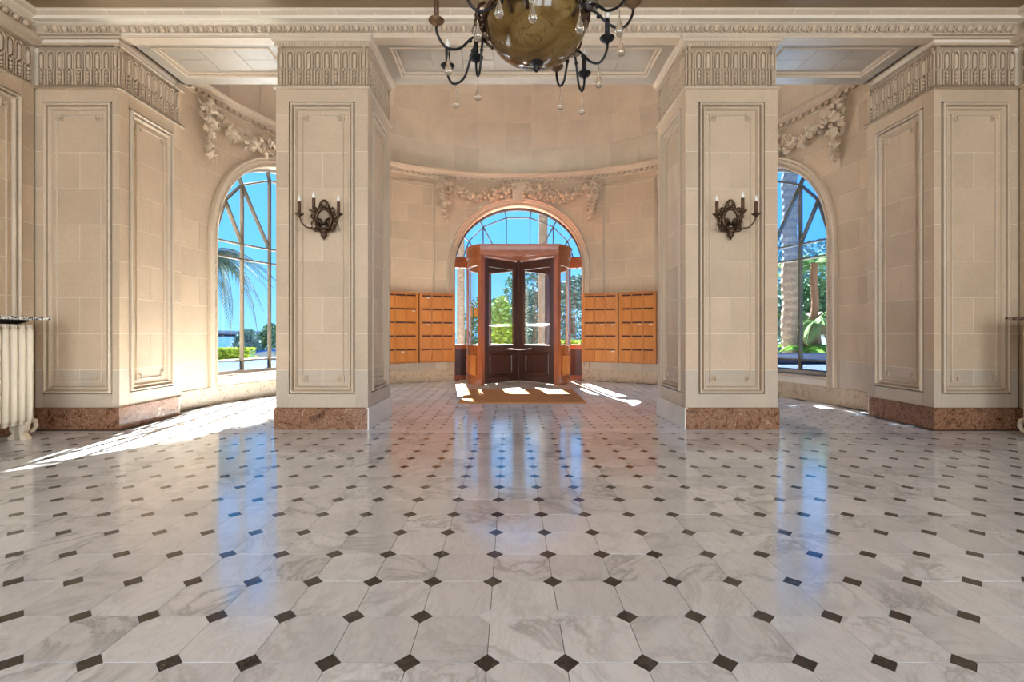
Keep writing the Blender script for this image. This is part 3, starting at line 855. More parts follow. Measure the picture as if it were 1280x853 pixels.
    ob = mb.build('bead_moulding', CARVE, tr); ob['kind'] = 'stuff'
    mb = MB()
    for zt_, zb_, a_, c_ in ((4.19, 3.84, .155, .118),):
        d = .12
        for (l0, l1) in ((-1, -.62), (-.52, -.1), (.1, .52), (.62, 1)):
            slab(mb, apseF, lambda z: uc+l0*(c_+(a_-c_)*(z-zb_)/(zt_-zb_)), lambda z: uc+l1*(c_+(a_-c_)*(z-zb_)/(zt_-zb_)), [zb_, zt_], -.01, d, 1)
        slab(mb, apseF, lambda z: uc-.98*(c_+(a_-c_)*(z-zb_)/(zt_-zb_)), lambda z: uc+.98*(c_+(a_-c_)*(z-zb_)/(zt_-zb_)), [zb_, zt_], -.01, d-.022, 1)
        slab(mb, apseF, uc-.18, uc+.18, [zt_, zt_+.03], -.01, d+.02, 1)
    mb.build('keystone', MOULD, tr)

# ============================================================ garlands
def leaf(mb, c, L, W, M3):
    a = M3 @ Vector((L, 0, 0)); w = M3 @ Vector((0, W, 0)); h = M3 @ Vector((0, 0, W*.7))
    c = Vector(c)
    mb.add([c-a*.2, c+a*.4+w-h*.4, c+a, c+a*.4-w-h*.4, c+a*.45+h], [(0, 1, 4), (1, 2, 4), (2, 3, 4), (3, 0, 4), (0, 3, 2, 1)])
def clump(mb, uc, pts, dens, rr):
    for i in range(len(pts)-1):
        (u0, z0, r0), (u1, z1, r1) = pts[i], pts[i+1]
        L = sqrt((u1-u0)**2+(z1-z0)**2); k = max(2, int(L*dens))
        for j in range(k):
            t = (j+rr.random())/k; r = r0+(r1-r0)*t
            a, q = rr.uniform(0, 2*pi), sqrt(rr.random())
            du, dz = q*r*cos(a), q*r*sin(a)
            d = .03+.135*sqrt(max(0, 1-q*q))*(.6+r*3)
            p = Vector(apseF(uc+u0+(u1-u0)*t+du, z0+(z1-z0)*t+dz, d))
            if rr.random() < .22:
                mb.ball(p, rr.uniform(.026, .046), 7, 5)
            else:
                leaf(mb, p, rr.uniform(.08, .13), rr.uniform(.028, .044), frameM(apseF, uc+u0, 0, 0).to_3x3() @ Matrix.Rotation(rr.uniform(0, 2*pi), 3, 'Y') @ Matrix.Rotation(rr.uniform(-.7, .7), 3, 'X') @ Matrix.Rotation(pi/2, 3, 'X'))
gl_lab = ['carved stone garland of leaves over the left arched window', 'carved stone garland of leaves over the revolving door arch', 'carved stone garland of leaves over the right arched window']
for wi, (uc, zb) in enumerate(WIN):
    p = apseF(uc, 3.9, .02)
    t = thing('garland', gl_lab[wi], 'garland')
    rr = random.Random(3+wi)
    for s_ in (-1, 1):
        mb = MB(); clump(mb, uc, [(s_*u_, z_, r_) for u_, z_, r_ in ((.15, 4.05, .13), (.42, 4.02, .145), (.68, 3.95, .145), (.92, 3.89, .13), (1.18, 3.93, .10), (1.42, 4.03, .10), (1.62, 4.11, .09))], 120, rr)
        mb.build('swag', CARVE, t)['kind'] = 'stuff'
        mb = MB(); clump(mb, uc, [(s_*u_, z_, r_) for u_, z_, r_ in ((1.66, 4.16, .11), (1.66, 4.0, .12), (1.62, 3.85, .085), (1.60, 3.70, .08), (1.59, 3.55, .05), (1.585, 3.40, .018))], 130, rr)
        mb.build('drop', CARVE, t)['kind'] = 'stuff'

# ============================================================ mailboxes
mdoor = MB().box(-.1, .1, -.012, .0, -.128, .128, None, .003)
def bank(u0, ncol, label, plates, s_):
    cw = .231; rh = .272; W_ = ncol*cw+.05
    M0 = frameM(apseF, u0+W_/2, 0, .0)
    t = thing('mailbox_bank', label, 'mailboxes', group=None); t.matrix_basis = M0
    x0 = -W_/2
    c = MB(); z0, z1 = .40, 1.81
    c.box(x0, -x0, -.06, .10, z0, z1); c.build('carcass', MWOOD2, t)
    for i in range(ncol+1):
        xx = x0+.025+i*cw
        MB().box(xx-(.008 if 0 < i < ncol else .025), xx+(.008 if 0 < i < ncol else .025), .10, .121, z0, z1).build('stile', MWOOD, t)
    for j in range(6):
        zz = z0+.02+j*(z1-z0-.04)/5
        MB().box(x0+.05, -x0-.05, .10, .118, zz-.007, zz+.007).build('rail', MWOOD, t)
    MB().box(x0-.006, -x0+.006, -.06, .135, z1, z1+.018, None, .004).build('top_board', MWOOD, t)
    rh = (z1-z0-.04)/5
    for i in range(ncol):
        for j in range(5):
            cx_, cz_ = x0+.025+(i+.5)*cw, z0+.02+(j+.5)*rh
            d = MB().box(-cw/2+.011, cw/2-.011, .10, .115, -rh/2+.009, rh/2-.040, None, .003).build('mailbox_door', MWOOD, t, M=Matrix.Translation((cx_, 0, cz_)))
            MB().box(-cw/2+.012, cw/2-.012, .09, .104, rh/2-.034, rh/2-.008).build('slot', SLOT, d)
            MB().lathe([(.006, 0), (.008, .004), (.006, .012), (0, .014)], 8, Matrix.Translation((-cw/2+.03, .114, rh/2-.075)) @ Matrix.Rotation(-pi/2, 4, 'X')).build('lock', BRASS, d)
            if (i, j) in plates:
                MB().box(.01, .075, .113, .118, rh/2-.072, rh/2-.056).build('name_plate', PLATE, d)
    return t
UD = HW+.02
bank(-UD-.743, 3, 'bank of wooden mailboxes nearest the door on its left', {(0, 4), (0, 2), (2, 2)}, -1)
bank(-UD-.743*2-.045, 3, 'bank of wooden mailboxes half hidden by the left pillar', {(2, 3), (1, 0)}, -1)
bank(UD, 3, 'bank of wooden mailboxes nearest the door on its right', {(1, 2), (2, 2), (2, 0)}, 1)
bank(UD+.788, 3, 'bank of wooden mailboxes half hidden by the right pillar', {(2, 2), (1, 2)}, 1)

# ============================================================ revolving door
DC = Vector((0, 10.1)); DR = 1.05
t = thing('revolving_door', 'mahogany revolving door with glazed leaves under the central arch', 'door', (DC.x, DC.y, 0))
def arcbox(mb, a0, a1, r0, r1, z0, z1, n=8):
    vs = []
    for i in range(n+1):
        a = a0+(a1-a0)*i/n
        for r, z in ((r0, z0), (r1, z0), (r1, z1), (r0, z1)): vs.append((r*cos(a), r*sin(a), z))
    fs = [(4*i+j, 4*i+(j+1) % 4, 4*i+4+(j+1) % 4, 4*i+4+j) for i in range(n) for j in range(4)]+[(3, 2, 1, 0), (4*n, 4*n+1, 4*n+2, 4*n+3)]
    return mb.add(vs, fs)
for s_ in (-1, 1):
    am = pi if s_ < 0 else 0.0
    h_ = radians(45)
    side = arcbox(MB(), am-h_, am+h_, 1.01, 1.06, .0, .10, 12).build('drum_wall', MAHO, t)
    arcbox(MB(), am-h_, am+h_, 1.01, 1.06, .64, .76, 12).build('rail', MAHO, side)
    arcbox(MB(), am-h_, am+h_, 1.01, 1.06, 2.32, 2.52, 12).build('rail', MAHO, side)
    arcbox(MB(), am-h_, am+h_, 1.025, 1.045, .10, .64, 12).build('panel', MAHO, side)
    arcbox(MB(), am-h_, am+h_, 1.004, 1.066, .115, .135, 12).build('panel_moulding', MAHO, side)
    arcbox(MB(), am-h_, am+h_, 1.032, 1.038, .76, 2.32, 16).build('curved_glass', GLASS, side)
    for kk in (-1, 1):
        c0 = am+kk*h_/2; arcbox(MB(), c0-.27, c0+.27, 1.0, 1.07, .19, .57, 8).build('raised_panel', MWOOD2, side)
    for k in range(3):
        a = am-h_+2*h_*k/2
        w_ = .05 if k != 1 else .022
        MB().box(-w_, w_, -.045, .045, 0, 2.52, Matrix.Rotation(a-pi/2, 4, 'Z') @ Matrix.Translation((0, 1.035, 0)), .006).build('post', MAHO, side)
# canopy : drum with straight front and back
def canopy_poly(r, n=14):
    pts = []
    for am in (0, pi):
        pts += [(r*cos(am-radians(46)+radians(92)*k/n), r*sin(am-radians(46)+radians(92)*k/n)) for k in range(n+1)]
    return pts
for z0, z1, r0, r1 in ((2.50, 2.56, 1.08, 1.08), (2.56, 2.60, 1.09, 1.09), (2.60, 2.68, 1.075, 1.085), (2.68, 2.715, 1.10, 1.11)):
    a, b_ = canopy_poly(r0), canopy_poly(r1); k = len(a); mb = MB()
    mb.add([(x, y, z0) for x, y in a]+[(x, y, z1) for x, y in b_], [tuple(range(k-1, -1, -1)), tuple(range(k, 2*k))]+[(i, (i+1) % k, (i+1) % k+k, i+k) for i in range(k)])
    mb.build('canopy', MAHO, t)
MB().lathe([(.045, .0), (.045, 2.5)], 12).build('pivot_post', MAHO_SHADE, t)
def leaf_door(ang_):
    M = Matrix.Rotation(ang_, 4, 'Z')
    st = MB().box(.05, .16, -.026, .026, .03, 2.46, None, .005).build('door_leaf', MAHO_SHADE, t, M=M)
    P = lambda name, mt_, *b: MB().box(*b, None, .004).build(name, mt_, st)
    P('stile', MAHO_SHADE, .86, .975, -.026, .026, .03, 2.46)
    P('rail', MAHO_SHADE, .16, .86, -.026, .026, 2.30, 2.46)
    P('rail', MAHO_SHADE, .16, .86, -.026, .026, .62, .76)
    P('rail', MAHO_SHADE, .16, .86, -.026, .026, .03, .16)
    P('panel', MAHO_SHADE, .16, .86, -.012, .012, .16, .62)
    mb = MB(); F = planeF(0, -.013, 1, 0, 0, -1); rect_frame(mb, F, .19, .83, .19, .59, [(0, 0), (.01, .012), (.03, .008), (.04, 0)]); F = planeF(0, .013, 1, 0, 0, 1); rect_frame(mb, F, .19, .83, .19, .59, [(0, 0), (.01, .012), (.03, .008), (.04, 0)])
    mb.build('panel_moulding', MAHO_SHADE, st)
    P('glass', GLASS, .16, .86, -.004, .004, .76, 2.30)
    P('glazing_bead', WHITEP, .16, .86, -.016, .016, .755, .772)
    for y in (-.05, .05):
        mb = MB(); mb.tube([(.30, y*.4, 1.17), (.30, y, 1.17), (.84, y, 1.17), (.84, y*.4, 1.17)], .012, 8); mb.build('push_bar', STEEL, st)
    P('brush_seal', BLACK, .975, .99, -.012, .012, .03, 2.46)
    P('weather_strip', STEEL, .06, .97, -.02, .02, .008, .03)
    P('top_seal', STEEL, .06, .97, -.012, .012, 2.46, 2.478)
    return st
for k in range(4): leaf_door(radians(45+90*k))
mb = MB(); mb.tube([(-.26, -.30, .70), (-.26, -.34, .685), (0, -.345, .675), (.26, -.34, .685), (.26, -.30, .70)], .014, 8); mb.build('pull_handle', STEEL, t, True)
for a in (radians(180+22), radians(180+34)):
    MB().box(-.055, .055, -.002, .002, -.085, .085, Matrix.Rotation(a-pi/2, 4, 'Z') @ Matrix.Translation((0, 1.02, 1.42))).build('notice', ORANGE, t)
# fixed screen: transom and side lights in the arch
scr = thing('side_screen', 'mahogany transom and side lights flanking the revolving door', 'door screen', (0, 10.55, 0))
def sbox(name, mt_, u0, u1, z0, z1, d0, d1, par=None):
    mb = MB(); slab(mb, lambda u_, z_, d_: (apseF(u_, z_, d_)[0], apseF(u_, z_, d_)[1]-10.55, z_), u0, u1, [z0, z1], d0, d1, 3)
    return mb.build(name, mt_, par or scr)
for s_ in (-1, 1):
    a, c = sorted((s_*1.03, s_*HW))
    sbox('transom', MAHO, a, c, 2.42, 2.56, -.30, -.16); sbox('transom_moulding', MAHO, a, c, 2.56, 2.645, -.30, -.13)
    sbox('bottom_panel', MAHO_SHADE, a, c, .0, .68, -.26, -.21); sbox('rail', MAHO, a, c, .66, .76, -.28, -.18); sbox('rail', MAHO, a, c, .0, .09, -.28, -.18)
    jl, jr = sorted((s_*(HW-.05), s_*HW)); sbox('jamb', MAHO, jl, jr, 0, 2.42, -.28, -.18)
    jl, jr = sorted((s_*1.0, s_*1.05)); sbox('jamb', MAHO, jl, jr, 0, 2.42, -.28, -.18)
    a, c = sorted((s_*1.05, s_*(HW-.05))); sbox('side_glass', GLASS, a, c, .76, 2.42, -.226, -.22)

# door mat
mb = MB(); mb.box(-.92, .92, 6.92, 8.56, 0.001, .018, None, .006)
tag(mb.build('doormat', MAT_C), 'large tan coir doormat in front of the revolving door', 'doormat')

# ============================================================ wall sconces
def drop(mb, c, L=.075, R=.017):
    x, y, z = c
    mb.lathe([(.001, 0), (R*.35, -L*.35), (R*.9, -L*.68), (R, -L*.8), (R*.7, -L*.94), (0, -L)], 8, None, (x, y, z))
def sconce(loc, label, flip):
    t = thing('wall_sconce', label, 'wall lamp', loc, 0)
    # local: x right, y into wall (+y), room at -y
    mb = MB(); n_ = 28
    ring = [(.078*cos(2*pi*k/n_), -.02, .105*sin(2*pi*k/n_)-.0) for k in range(n_+1)]
    mb.tube(ring, .017, 7, False)
    ring2 = [(.104*cos(2*pi*k/n_), -.012, .128*sin(2*pi*k/n_)-.005) for k in range(n_+1)]
    mb.tube(ring2, .014, 6, False)
    mb.build('oval_frame', BRONZE, t, True)
    mb = MB(); mb.lathe([(.0, 0), (.075, 0), (.075, .006), (0, .006)], 20, Matrix.Translation((0, -.004, 0)) @ Matrix.Rotation(pi/2, 4, 'X') @ Matrix.Scale(1.35, 4, (0, 1, 0)))
    mb.build('back_plate', simple('worn_mirror_'+label[-5:].strip(), (.40, .30, .20), .6, 0), t)
    mb = MB()
    for s_ in (-1, 1):
        for k in range(5):
            a = -.9+k*.55
            mb.ball((s_*.118*cos(a), -.015, .135*sin(a)), (.026, .018, .032), 7, 5)
        mb.tube([(s_*.006, -.03, -.07), (s_*.03, -.035, -.01), (s_*.055, -.035, .0), (s_*.062, -.035, -.03), (s_*.04, -.035, -.045), (s_*.03, -.035, -.03)], .011, 6)
        mb.tube([(s_*.03, -.02, -.12), (s_*.09, -.03, -.125), (s_*.12, -.03, -.095), (s_*.10, -.03, -.075)], .013, 6)
    mb.build('leaf_scrolls', BRONZE, t, True)
    mb = MB(); mb.tube([(-.045, -.015, .115), (-.035, -.02, .16), (-.012, -.02, .19), (.012, -.02, .19), (.035, -.02, .16), (.045, -.015, .115)], .013, 6); mb.ball((0, -.02, .13), (.04, .015, .016), 8, 5)
    mb.build('crest', BRONZE, t, True)
    mb = MB(); mb.lathe([(.0, -.225), (.016, -.20), (.034, -.175), (.03, -.155), (.048, -.14), (.05, -.12), (.02, -.105)], 10, Matrix.Translation((0, -.02, 0))); mb.build('finial', BRONZE, t, True)
    for ax, ay in ((-.198, -.15), (0, -.28), (.198, -.15)):
        ln = sqrt(ax*ax+ay*ay); dx, dy = ax/ln, ay/ln
        def q(f, z): return (ax*f, -.03+(ay+.03)*f, z)
        arm = MB(); arm.tube([q(.15, -.05), q(.28, -.075), q(.36, -.055), q(.30, -.03)], .007, 6); arm.tube([q(.1, -.06), q(.3, -.09), q(.5, -.115), q(.72, -.11), q(.9, -.07), q(1.0, -.01), q(1.0, .01)], .009, 7)
        a = arm.build('arm', BRONZE, t, True)
        MB().lathe([(.010, -.02), (.016, -.005), (.04, .012), (.046, .02), (.02, .02), (.018, .03)], 14, None, (ax, ay, .0)).build('drip_pan', BRONZE, a, True)
        MB().lathe([(.0165, .028), (.0165, .14), (.012, .142)], 12, None, (ax, ay, 0)).build('candle_sleeve', CANDLE_B, a, True)
        MB().lathe([(.011, .142), (.017, .158), (.016, .175), (.007, .20), (0, .213)], 10, None, (ax, ay, 0)).build('bulb', BULB, a, True)
        m2 = MB(); drop(m2, (ax*1.0, ay, -.085), .07, .014); m2.build('crystal_drop', CRYSTAL, a, True)
    return t
sconce((-2.105, PY0-.004, 2.19), 'three-candle bronze wall sconce on the left pillar', -1)
sconce((2.115, PY0-.004, 2.19), 'three-candle bronze wall sconce on the right pillar', 1)

# ============================================================ chandelier
ch = thing('chandelier', 'bronze chandelier with amber alabaster bowl and crystal drops', 'chandelier', (0, 3.2, 0))
RB, ZR = .335, 3.06
prof = [(0.0, 2.775)]+[(RB*sin(a), ZR-.285*cos(a)) for a in [radians(10*k) for k in range(1, 10)]]+[(RB-.02, ZR), (RB-.03, ZR-.02)]
MB().lathe(prof, 40).build('bowl', ALAB, ch, True)
mb = MB(); mb.tube([((RB+.006)*cos(2*pi*k/40), (RB+.006)*sin(2*pi*k/40), ZR) for k in range(41)], .014, 8, False); mb.build('rim_ring', BRONZE, ch, True)
MB().lathe([(0, 2.715), (.012, 2.725), (.024, 2.742), (.014, 2.758), (.02, 2.764), (.05, 2.775), (.056, 2.79), (.04, 2.80), (0, 2.803)], 14).build('finial', BLACK, ch, True)
mb = MB(); mb.tube([(0, 0, ZR-.02), (0, 0, 4.2)], .015, 8); mb.lathe([(.02, 3.5), (.06, 3.54), (.07, 3.6), (.05, 3.66), (.02, 3.7)], 14); mb.build('stem', BRONZE, ch, True)
MB().lathe([(.03, 4.17), (.09, 4.2), (.11, 4.24), (.11, 4.258)], 18).build('ceiling_rose', BRONZE, ch, True)
for k in range(3):
    a = 2*pi*k/3+.5; mb = MB(); mb.tube([(RB*cos(a), RB*sin(a), ZR), (.2*cos(a), .2*sin(a), 3.35), (.05*cos(a), .05*sin(a), 3.6)], .006, 6); mb.build('hanging_rod', BRONZE, ch, True)
CL = [(168, [(18, .65, 3.0), (-15, .70, 2.92), (-22, .50, 2.96)]), (41, [(25, .42, 2.95), (9, .60, 2.94), (-24, .52, 3.02)]),
      (-38, [(18, .62, 3.02), (-8, .72, 3.0), (-30, .55, 3.02)]), (-112, [(20, .60, 3.02), (0, .70, 3.02), (-26, .58, 3.02)]), (-172-30, [])]
for az, arms in CL:
    if not arms: continue
    A = radians(az); c_, s_ = cos(A), sin(A)
    M = Matrix.Rotation(A, 4, 'Z')
    mb = MB()     # openwork bracket on the rim
    for zz in (-.05, .0, .05):
        mb.tube([(RB+.01, -.07, ZR+zz), (RB+.045, -.045, ZR+zz+.03), (RB+.05, .0, ZR+zz), (RB+.045, .05, ZR+zz+.03), (RB+.01, .075, ZR+zz)], .011, 6)
    for yy in (-.05, .05):
        mb.tube([(RB-.03, yy, ZR-.12), (RB+.03, yy*1.1, ZR-.06), (RB+.06, yy*1.2, ZR+.05), (RB+.04, yy, ZR+.12), (RB+.01, yy*.5, ZR+.15)], .011, 6)
    for k in range(6):
        mb.ball((RB+.03+.03*(k % 2), -.06+.024*k, ZR-.03+.03*((k*2) % 3)), (.018, .02, .026), 6, 4)
    mb.build('bracket', BRONZE, ch, True, M)
    for k, (da, r, zc) in enumerate(arms):
        a = radians(az+da); d = Vector((cos(a), sin(a), 0)); st = Vector((cos(A)*(RB+.02), sin(A)*(RB+.02), ZR-.06)); en = d*r
        arm = MB(); dv = Vector((en.x-st.x, en.y-st.y, 0))
        P = [st, st+dv*.25+Vector((0, 0, -.03)), st+dv*.5+Vector((0, 0, zc-ZR-.06)), Vector((st.x, st.y, 0))+dv*.74+Vector((0, 0, zc-.145)), Vector((st.x, st.y, 0))+dv*.9+Vector((0, 0, zc-.115)), Vector((en.x, en.y, zc-.05)), Vector((en.x, en.y, zc))]
        # smooth the polyline
        Q = []
        for i in range(len(P)-1):
            p0, p1, p2, p3 = P[max(i-1, 0)], P[i], P[i+1], P[min(i+2, len(P)-1)]
            for j in range(4):
                t_ = j/4; Q.append(.5*((2*p1)+(-p0+p2)*t_+(2*p0-5*p1+4*p2-p3)*t_*t_+(-p0+3*p1-3*p2+p3)*t_**3))
        Q.append(P[-1])
        arm.tube(Q, .0085, 7); arm.ball(st+dv*.3+Vector((0, 0, -.055)), .014, 6, 4)
        ao = arm.build('arm', BLACK, ch, True)
        MB().lathe([(.008, -.03), (.014, -.012), (.03, -.008), (.05, .012), (.052, .018), (.02, .018), (.018, .032)], 16, None, (en.x, en.y, zc)).build('drip_pan', BLACK if k else RUSTB, ao, True)
        MB().lathe([(.0165, .03), (.0165, .145), (.012, .147)], 10, None, (en.x, en.y, zc)).build('candle_sleeve', CANDLE_B if k == 0 else BLACK, ao, True)
        MB().lathe([(.011, .147), (.017, .163), (.016, .18), (.007, .205), (0, .218)], 10, None, (en.x, en.y, zc)).build('bulb', BULB, ao, True)
        m2 = MB(); bt = Vector((st.x, st.y, 0))+dv*.76
        m2.tube([(bt.x, bt.y, zc-.15), (bt.x, bt.y, zc-.185)], .002, 5); drop(m2, (bt.x, bt.y, zc-.185), .135, .026); m2.build('crystal_drop', CRYSTAL, ao, True)
    m2 = MB(); pp = (c_*(RB+.06), s_*(RB+.06), ZR+.06); drop(m2, pp, .15, .035); drop(m2, (c_*(RB+.07)-s_*.05, s_*(RB+.07)+c_*.05, ZR+.04), .11, .025); m2.build('crystal_cluster', CRYSTAL, ch, True)

# ============================================================ radiators with marble shelves
def radiator(s_, label):
    t = thing('radiator', label, 'radiator', (s_*4.80, 4.29, 0), 0)
    sec = MB()
    for xx in (-.055, .0, .055):
        pts = [(xx, 0, .16), (xx, 0, .20), (xx, 0, 1.02), (xx, 0, 1.06)]
        sec.tube(pts, [.02, .031, .031, .022], 10)
    sec.box(-.075, .075, -.018, .018, 1.04, 1.085, None, .012); sec.box(-.075, .075, -.018, .018, .14, .19, None, .012)
    sh = Shared('section', sec, RADP, True)
    n_ = 10
    for i in range(n_): sh.put(Matrix.Translation((0, .33-i*.074, 0)), t)
    for y in (.30, -.28):
        for s2 in (-1, 1):
            f = MB(); f.prism([(s2*.015, .16), (s2*.075, .17), (s2*.07, .09), (s2*.045, .06), (s2*.085, .02), (s2*.085, 0), (s2*.03, 0), (s2*.02, .08)], y-.028, y+.028); f.build('foot', RADP, t)
    v = MB(); v.tube([(0, .36, .16), (0, .40, .17), (0, .445, .15), (0, .455, .10), (0, .43, .06), (0, .39, .055)], [.022, .024, .024, .022, .02, .016], 8); v.build('end_scroll', RADP, t, True)
    return t
radiator(-1, 'cream cast-iron column radiator against the left wall')
radiator(1, 'cream cast-iron column radiator against the right wall')
for s_, mt_, lb in ((-1, SHELF_BW, 'black and white marble shelf over the left radiator'), (1, SHELF_R, 'dark red marble shelf over the right radiator')):
    t = thing('radiator_shelf', lb, 'shelf', (s_*HX, 4.25, 0))
    x0, x1 = sorted((0, -s_*.47)); MB().box(x0, x1, -.5, .49, 1.128, 1.158, None, .006).build('marble_top', mt_, t)
    for y in (-.42, .43):
        MB().prism([(0, 1.128), (-s_*.30, 1.128), (-s_*.30, 1.112), (-s_*.06, 1.05), (0, .98)], y-.012, y+.012).build('iron_bracket', BLACK, t)

# ============================================================ OUTDOORS
g = MB(); pts = []
terr = MB().box(-30, 30, 10.2, 19.5, -.5, -.06)
tag(terr.build('terrace', TERR), 'pale paved terrace outside the entrance windows', 'terrace')
tag(MB().box(-120, 120, 19.5, 60, -2.2, -1.15).build('road', ROADM), 'grey road below the terrace', 'road')
tag(MB().box(-9000, 9000, 70, 18000, -16, -15).build('sea', SEA), 'light blue sea beyond the garden', 'sea')
hl = MB(); random.seed(2)
for x, w_, h_ in ((-1700, 500, 34), (-1250, 420, 30), (-820, 300, 22)):
    hl.ball((x, 2600, -15), (w_, 160, h_), 16, 8)
tag(hl.build('headland', HILL, None, True), 'low blue headland on the sea horizon', 'headland')

def leafcloud(mb, c, r, n, size, rr, shell=.55):
    for _ in range(n):
        while True:
            p = Vector((rr.uniform(-1, 1), rr.uniform(-1, 1), rr.uniform(-1, 1)))
            if shell < p.length < 1: break
        q = Vector((c[0]+p.x*r[0], c[1]+p.y*r[1], c[2]+p.z*r[2]))
        R3 = Matrix.Rotation(rr.uniform(0, 6.28), 3, 'Z') @ Matrix.Rotation(rr.uniform(-1.2, 1.2), 3, 'X') @ Matrix.Rotation(rr.uniform(-1.2, 1.2), 3, 'Y')
        s_ = size*rr.uniform(.6, 1.3); a = R3 @ Vector((s_, 0, 0)); b_ = R3 @ Vector((0, s_*.45, 0))
        mb.add([q-a, q-b_, q+a, q+b_], [(0, 1, 2, 3)])
def tree(name, label, cat, base, crowns, mt_, n, size, trunk=None, seed=1, bark=None):
    t = thing(name, label, cat, base); rr = random.Random(seed)
    mb = MB()
    for c, r, f in crowns: leafcloud(mb, c, r, int(n*f), size, rr)
    mb.build('crown', mt_, t)['kind'] = 'stuff'
    if trunk:
        mb = MB(); h, r0, r1 = trunk; k = max(6, int(h*3))
        mb.tube([(0, 0, h*i/k) for i in range(k+1)], [(r0+(r1-r0)*i/k)*(1+.06*(i % 2)) for i in range(k+1)], 12); mb.build('trunk', bark or BARK, t)
    return t
def px(x, Y): return CAMX+(x-638)/608*Y
def pz(y, Y): return 1+(417-y)/608*Y
def frond_mesh(L, droop, nl, ll, lift=.5, w=.02):
    mb = MB(); pts = []; k = 12; rr = random.Random(5)
    for i in range(k+1):
        s_ = i/k; pts.append(Vector((L*(s_-.12*s_*s_*droop), 0, lift*L*s_*(1-s_) - droop*L*s_*s_*.62)))
    mb.tube(pts, [.018*(1-.8*i/k)+.004 for i in range(k+1)], 5)
    for i in range(nl):
        s_ = .12+.86*i/nl; f = s_*k; j = min(int(f), k-1); p = pts[j].lerp(pts[j+1], f-j); tg = (pts[j+1]-pts[j]).normalized()
        l_ = ll*(sin(pi*min(1, .18+s_*.85))**.6)
        for sd in (-1, 1):
            d = (tg*.55+Vector((0, sd*.75, -.25-droop*.5))).normalized()*l_; wv = tg*w
            mb.add([p, p+d*.5+wv, p+d+Vector((0, 0, -.15*l_)), p+d*.5-wv], [(0, 1, 2, 3)])
    return mb
def palm(name, label, base, trunk, shf, fronds, bark, seed=1, crown_z=None):
    t = thing(name, label, 'palm tree', base); rr = random.Random(seed); h, r0, r1 = trunk
    mb = MB(); k = max(8, int(h*7))
    mb.tube([(0.03*sin(i*.5), 0, h*i/k) for i in range(k+1)], [(r0+(r1-r0)*i/k)*(1+.09*(i % 2)) for i in range(k+1)], 12); mb.build('trunk', bark, t)
    for i in range(fronds):
        a = 2*pi*i/fronds+rr.uniform(-.2, .2)
        M = Matrix.Translation((0, 0, h-.05)) @ Matrix.Rotation(a, 4, 'Z') @ Matrix.Rotation(rr.uniform(-.5, .35), 4, 'Y') @ Matrix.Scale(rr.uniform(.8, 1.1), 4)
        shf.put(M, t)
    return t
F_DROOP = Shared('frond', frond_mesh(2.0, 1.45, 34, .5, .5), FRNDD)
F_GREEN = Shared('frond', frond_mesh(1.5, .45, 26, .5, .5, .026), FRND)
F_BRIGHT = Shared('frond', frond_mesh(1.2, .35, 22, .42, .6, .035), FRNDL)
F_HIGH = Shared('frond', frond_mesh(2.4, .5, 26, .6, .5, .03), FRND)
# left view
palm('drooping_palm', 'palm with drooping fronds outside the left arched window', (px(258, 14), 14, -.06), (3.3, .16, .13), F_DROOP, 22, BARK, 4)
for i, (x0, x1, Y, top, mt_, lb) in enumerate(((292, 325, 24, 413, LEAFB, 'rounded dark shrub beside the blue car outside the left window'), (322, 360, 26, 406, LEAFD, 'taller dark shrub behind the blue car outside the left window'))):
    x = px((x0+x1)/2, Y); w_ = (x1-x0)/2/608*Y; zt = pz(top, Y)
    tree('garden_shrub', lb, 'shrub', (x, Y, -1.15), [((0, 0, (zt+1.15)*.55), (w_, w_, (zt+1.15)*.48), 1)], mt_, 1600, .13, (1.0, .08, .05), 20+i)
def hedge(x0, x1, Y, z0, z1, dep, label, mt_, n, seed, size=.06):
    rr = random.Random(seed); t = thing('clipped_hedge', label, 'hedge', ((x0+x1)/2, Y, z0)); w_ = (x1-x0)/2
    mb = MB()
    for _ in range(n):
        f = rr.random(); q = Vector((rr.uniform(-w_, w_), rr.uniform(-dep/2, dep/2), rr.uniform(0, z1-z0)*1.0))
        if f < .45: q.y = -dep/2+rr.uniform(-.03, .05)
        elif f < .75: q.z = z1-z0+rr.uniform(-.05, .04)
        R3 = Matrix.Rotation(rr.uniform(0, 6.28), 3, 'Z') @ Matrix.Rotation(rr.uniform(-1.3, 1.3), 3, 'X')
        s_ = size*rr.uniform(.7, 1.4); a = R3 @ Vector((s_, 0, 0)); b_ = R3 @ Vector((0, s_*.55, 0)); mb.add([q-a, q-b_, q+a, q+b_], [(0, 1, 2, 3)])
    mb.build('foliage', mt_, t)['kind'] = 'stuff'
    MB().box(-w_+.06, w_-.06, -dep/2+.06, dep/2-.06, 0, z1-z0-.06).build('branch_core', LEAFD, t)
hedge(px(262, 19), px(316, 19), 19.0, -.06, pz(436, 19), .6, 'low yellow-green hedge outside the left arched window', HEDGE, 2600, 3)
hedge(px(606, 17.5), px(643, 17.5), 17.5, -.06, pz(407, 17.5), .9, 'bright clipped hedge seen through the left door leaf', HEDGE, 3800, 4)
hedge(px(694, 18), px(740, 18), 18.0, -.06, pz(427, 18), .8, 'low bright hedge seen beside the right side light', HEDGE, 1600, 5)
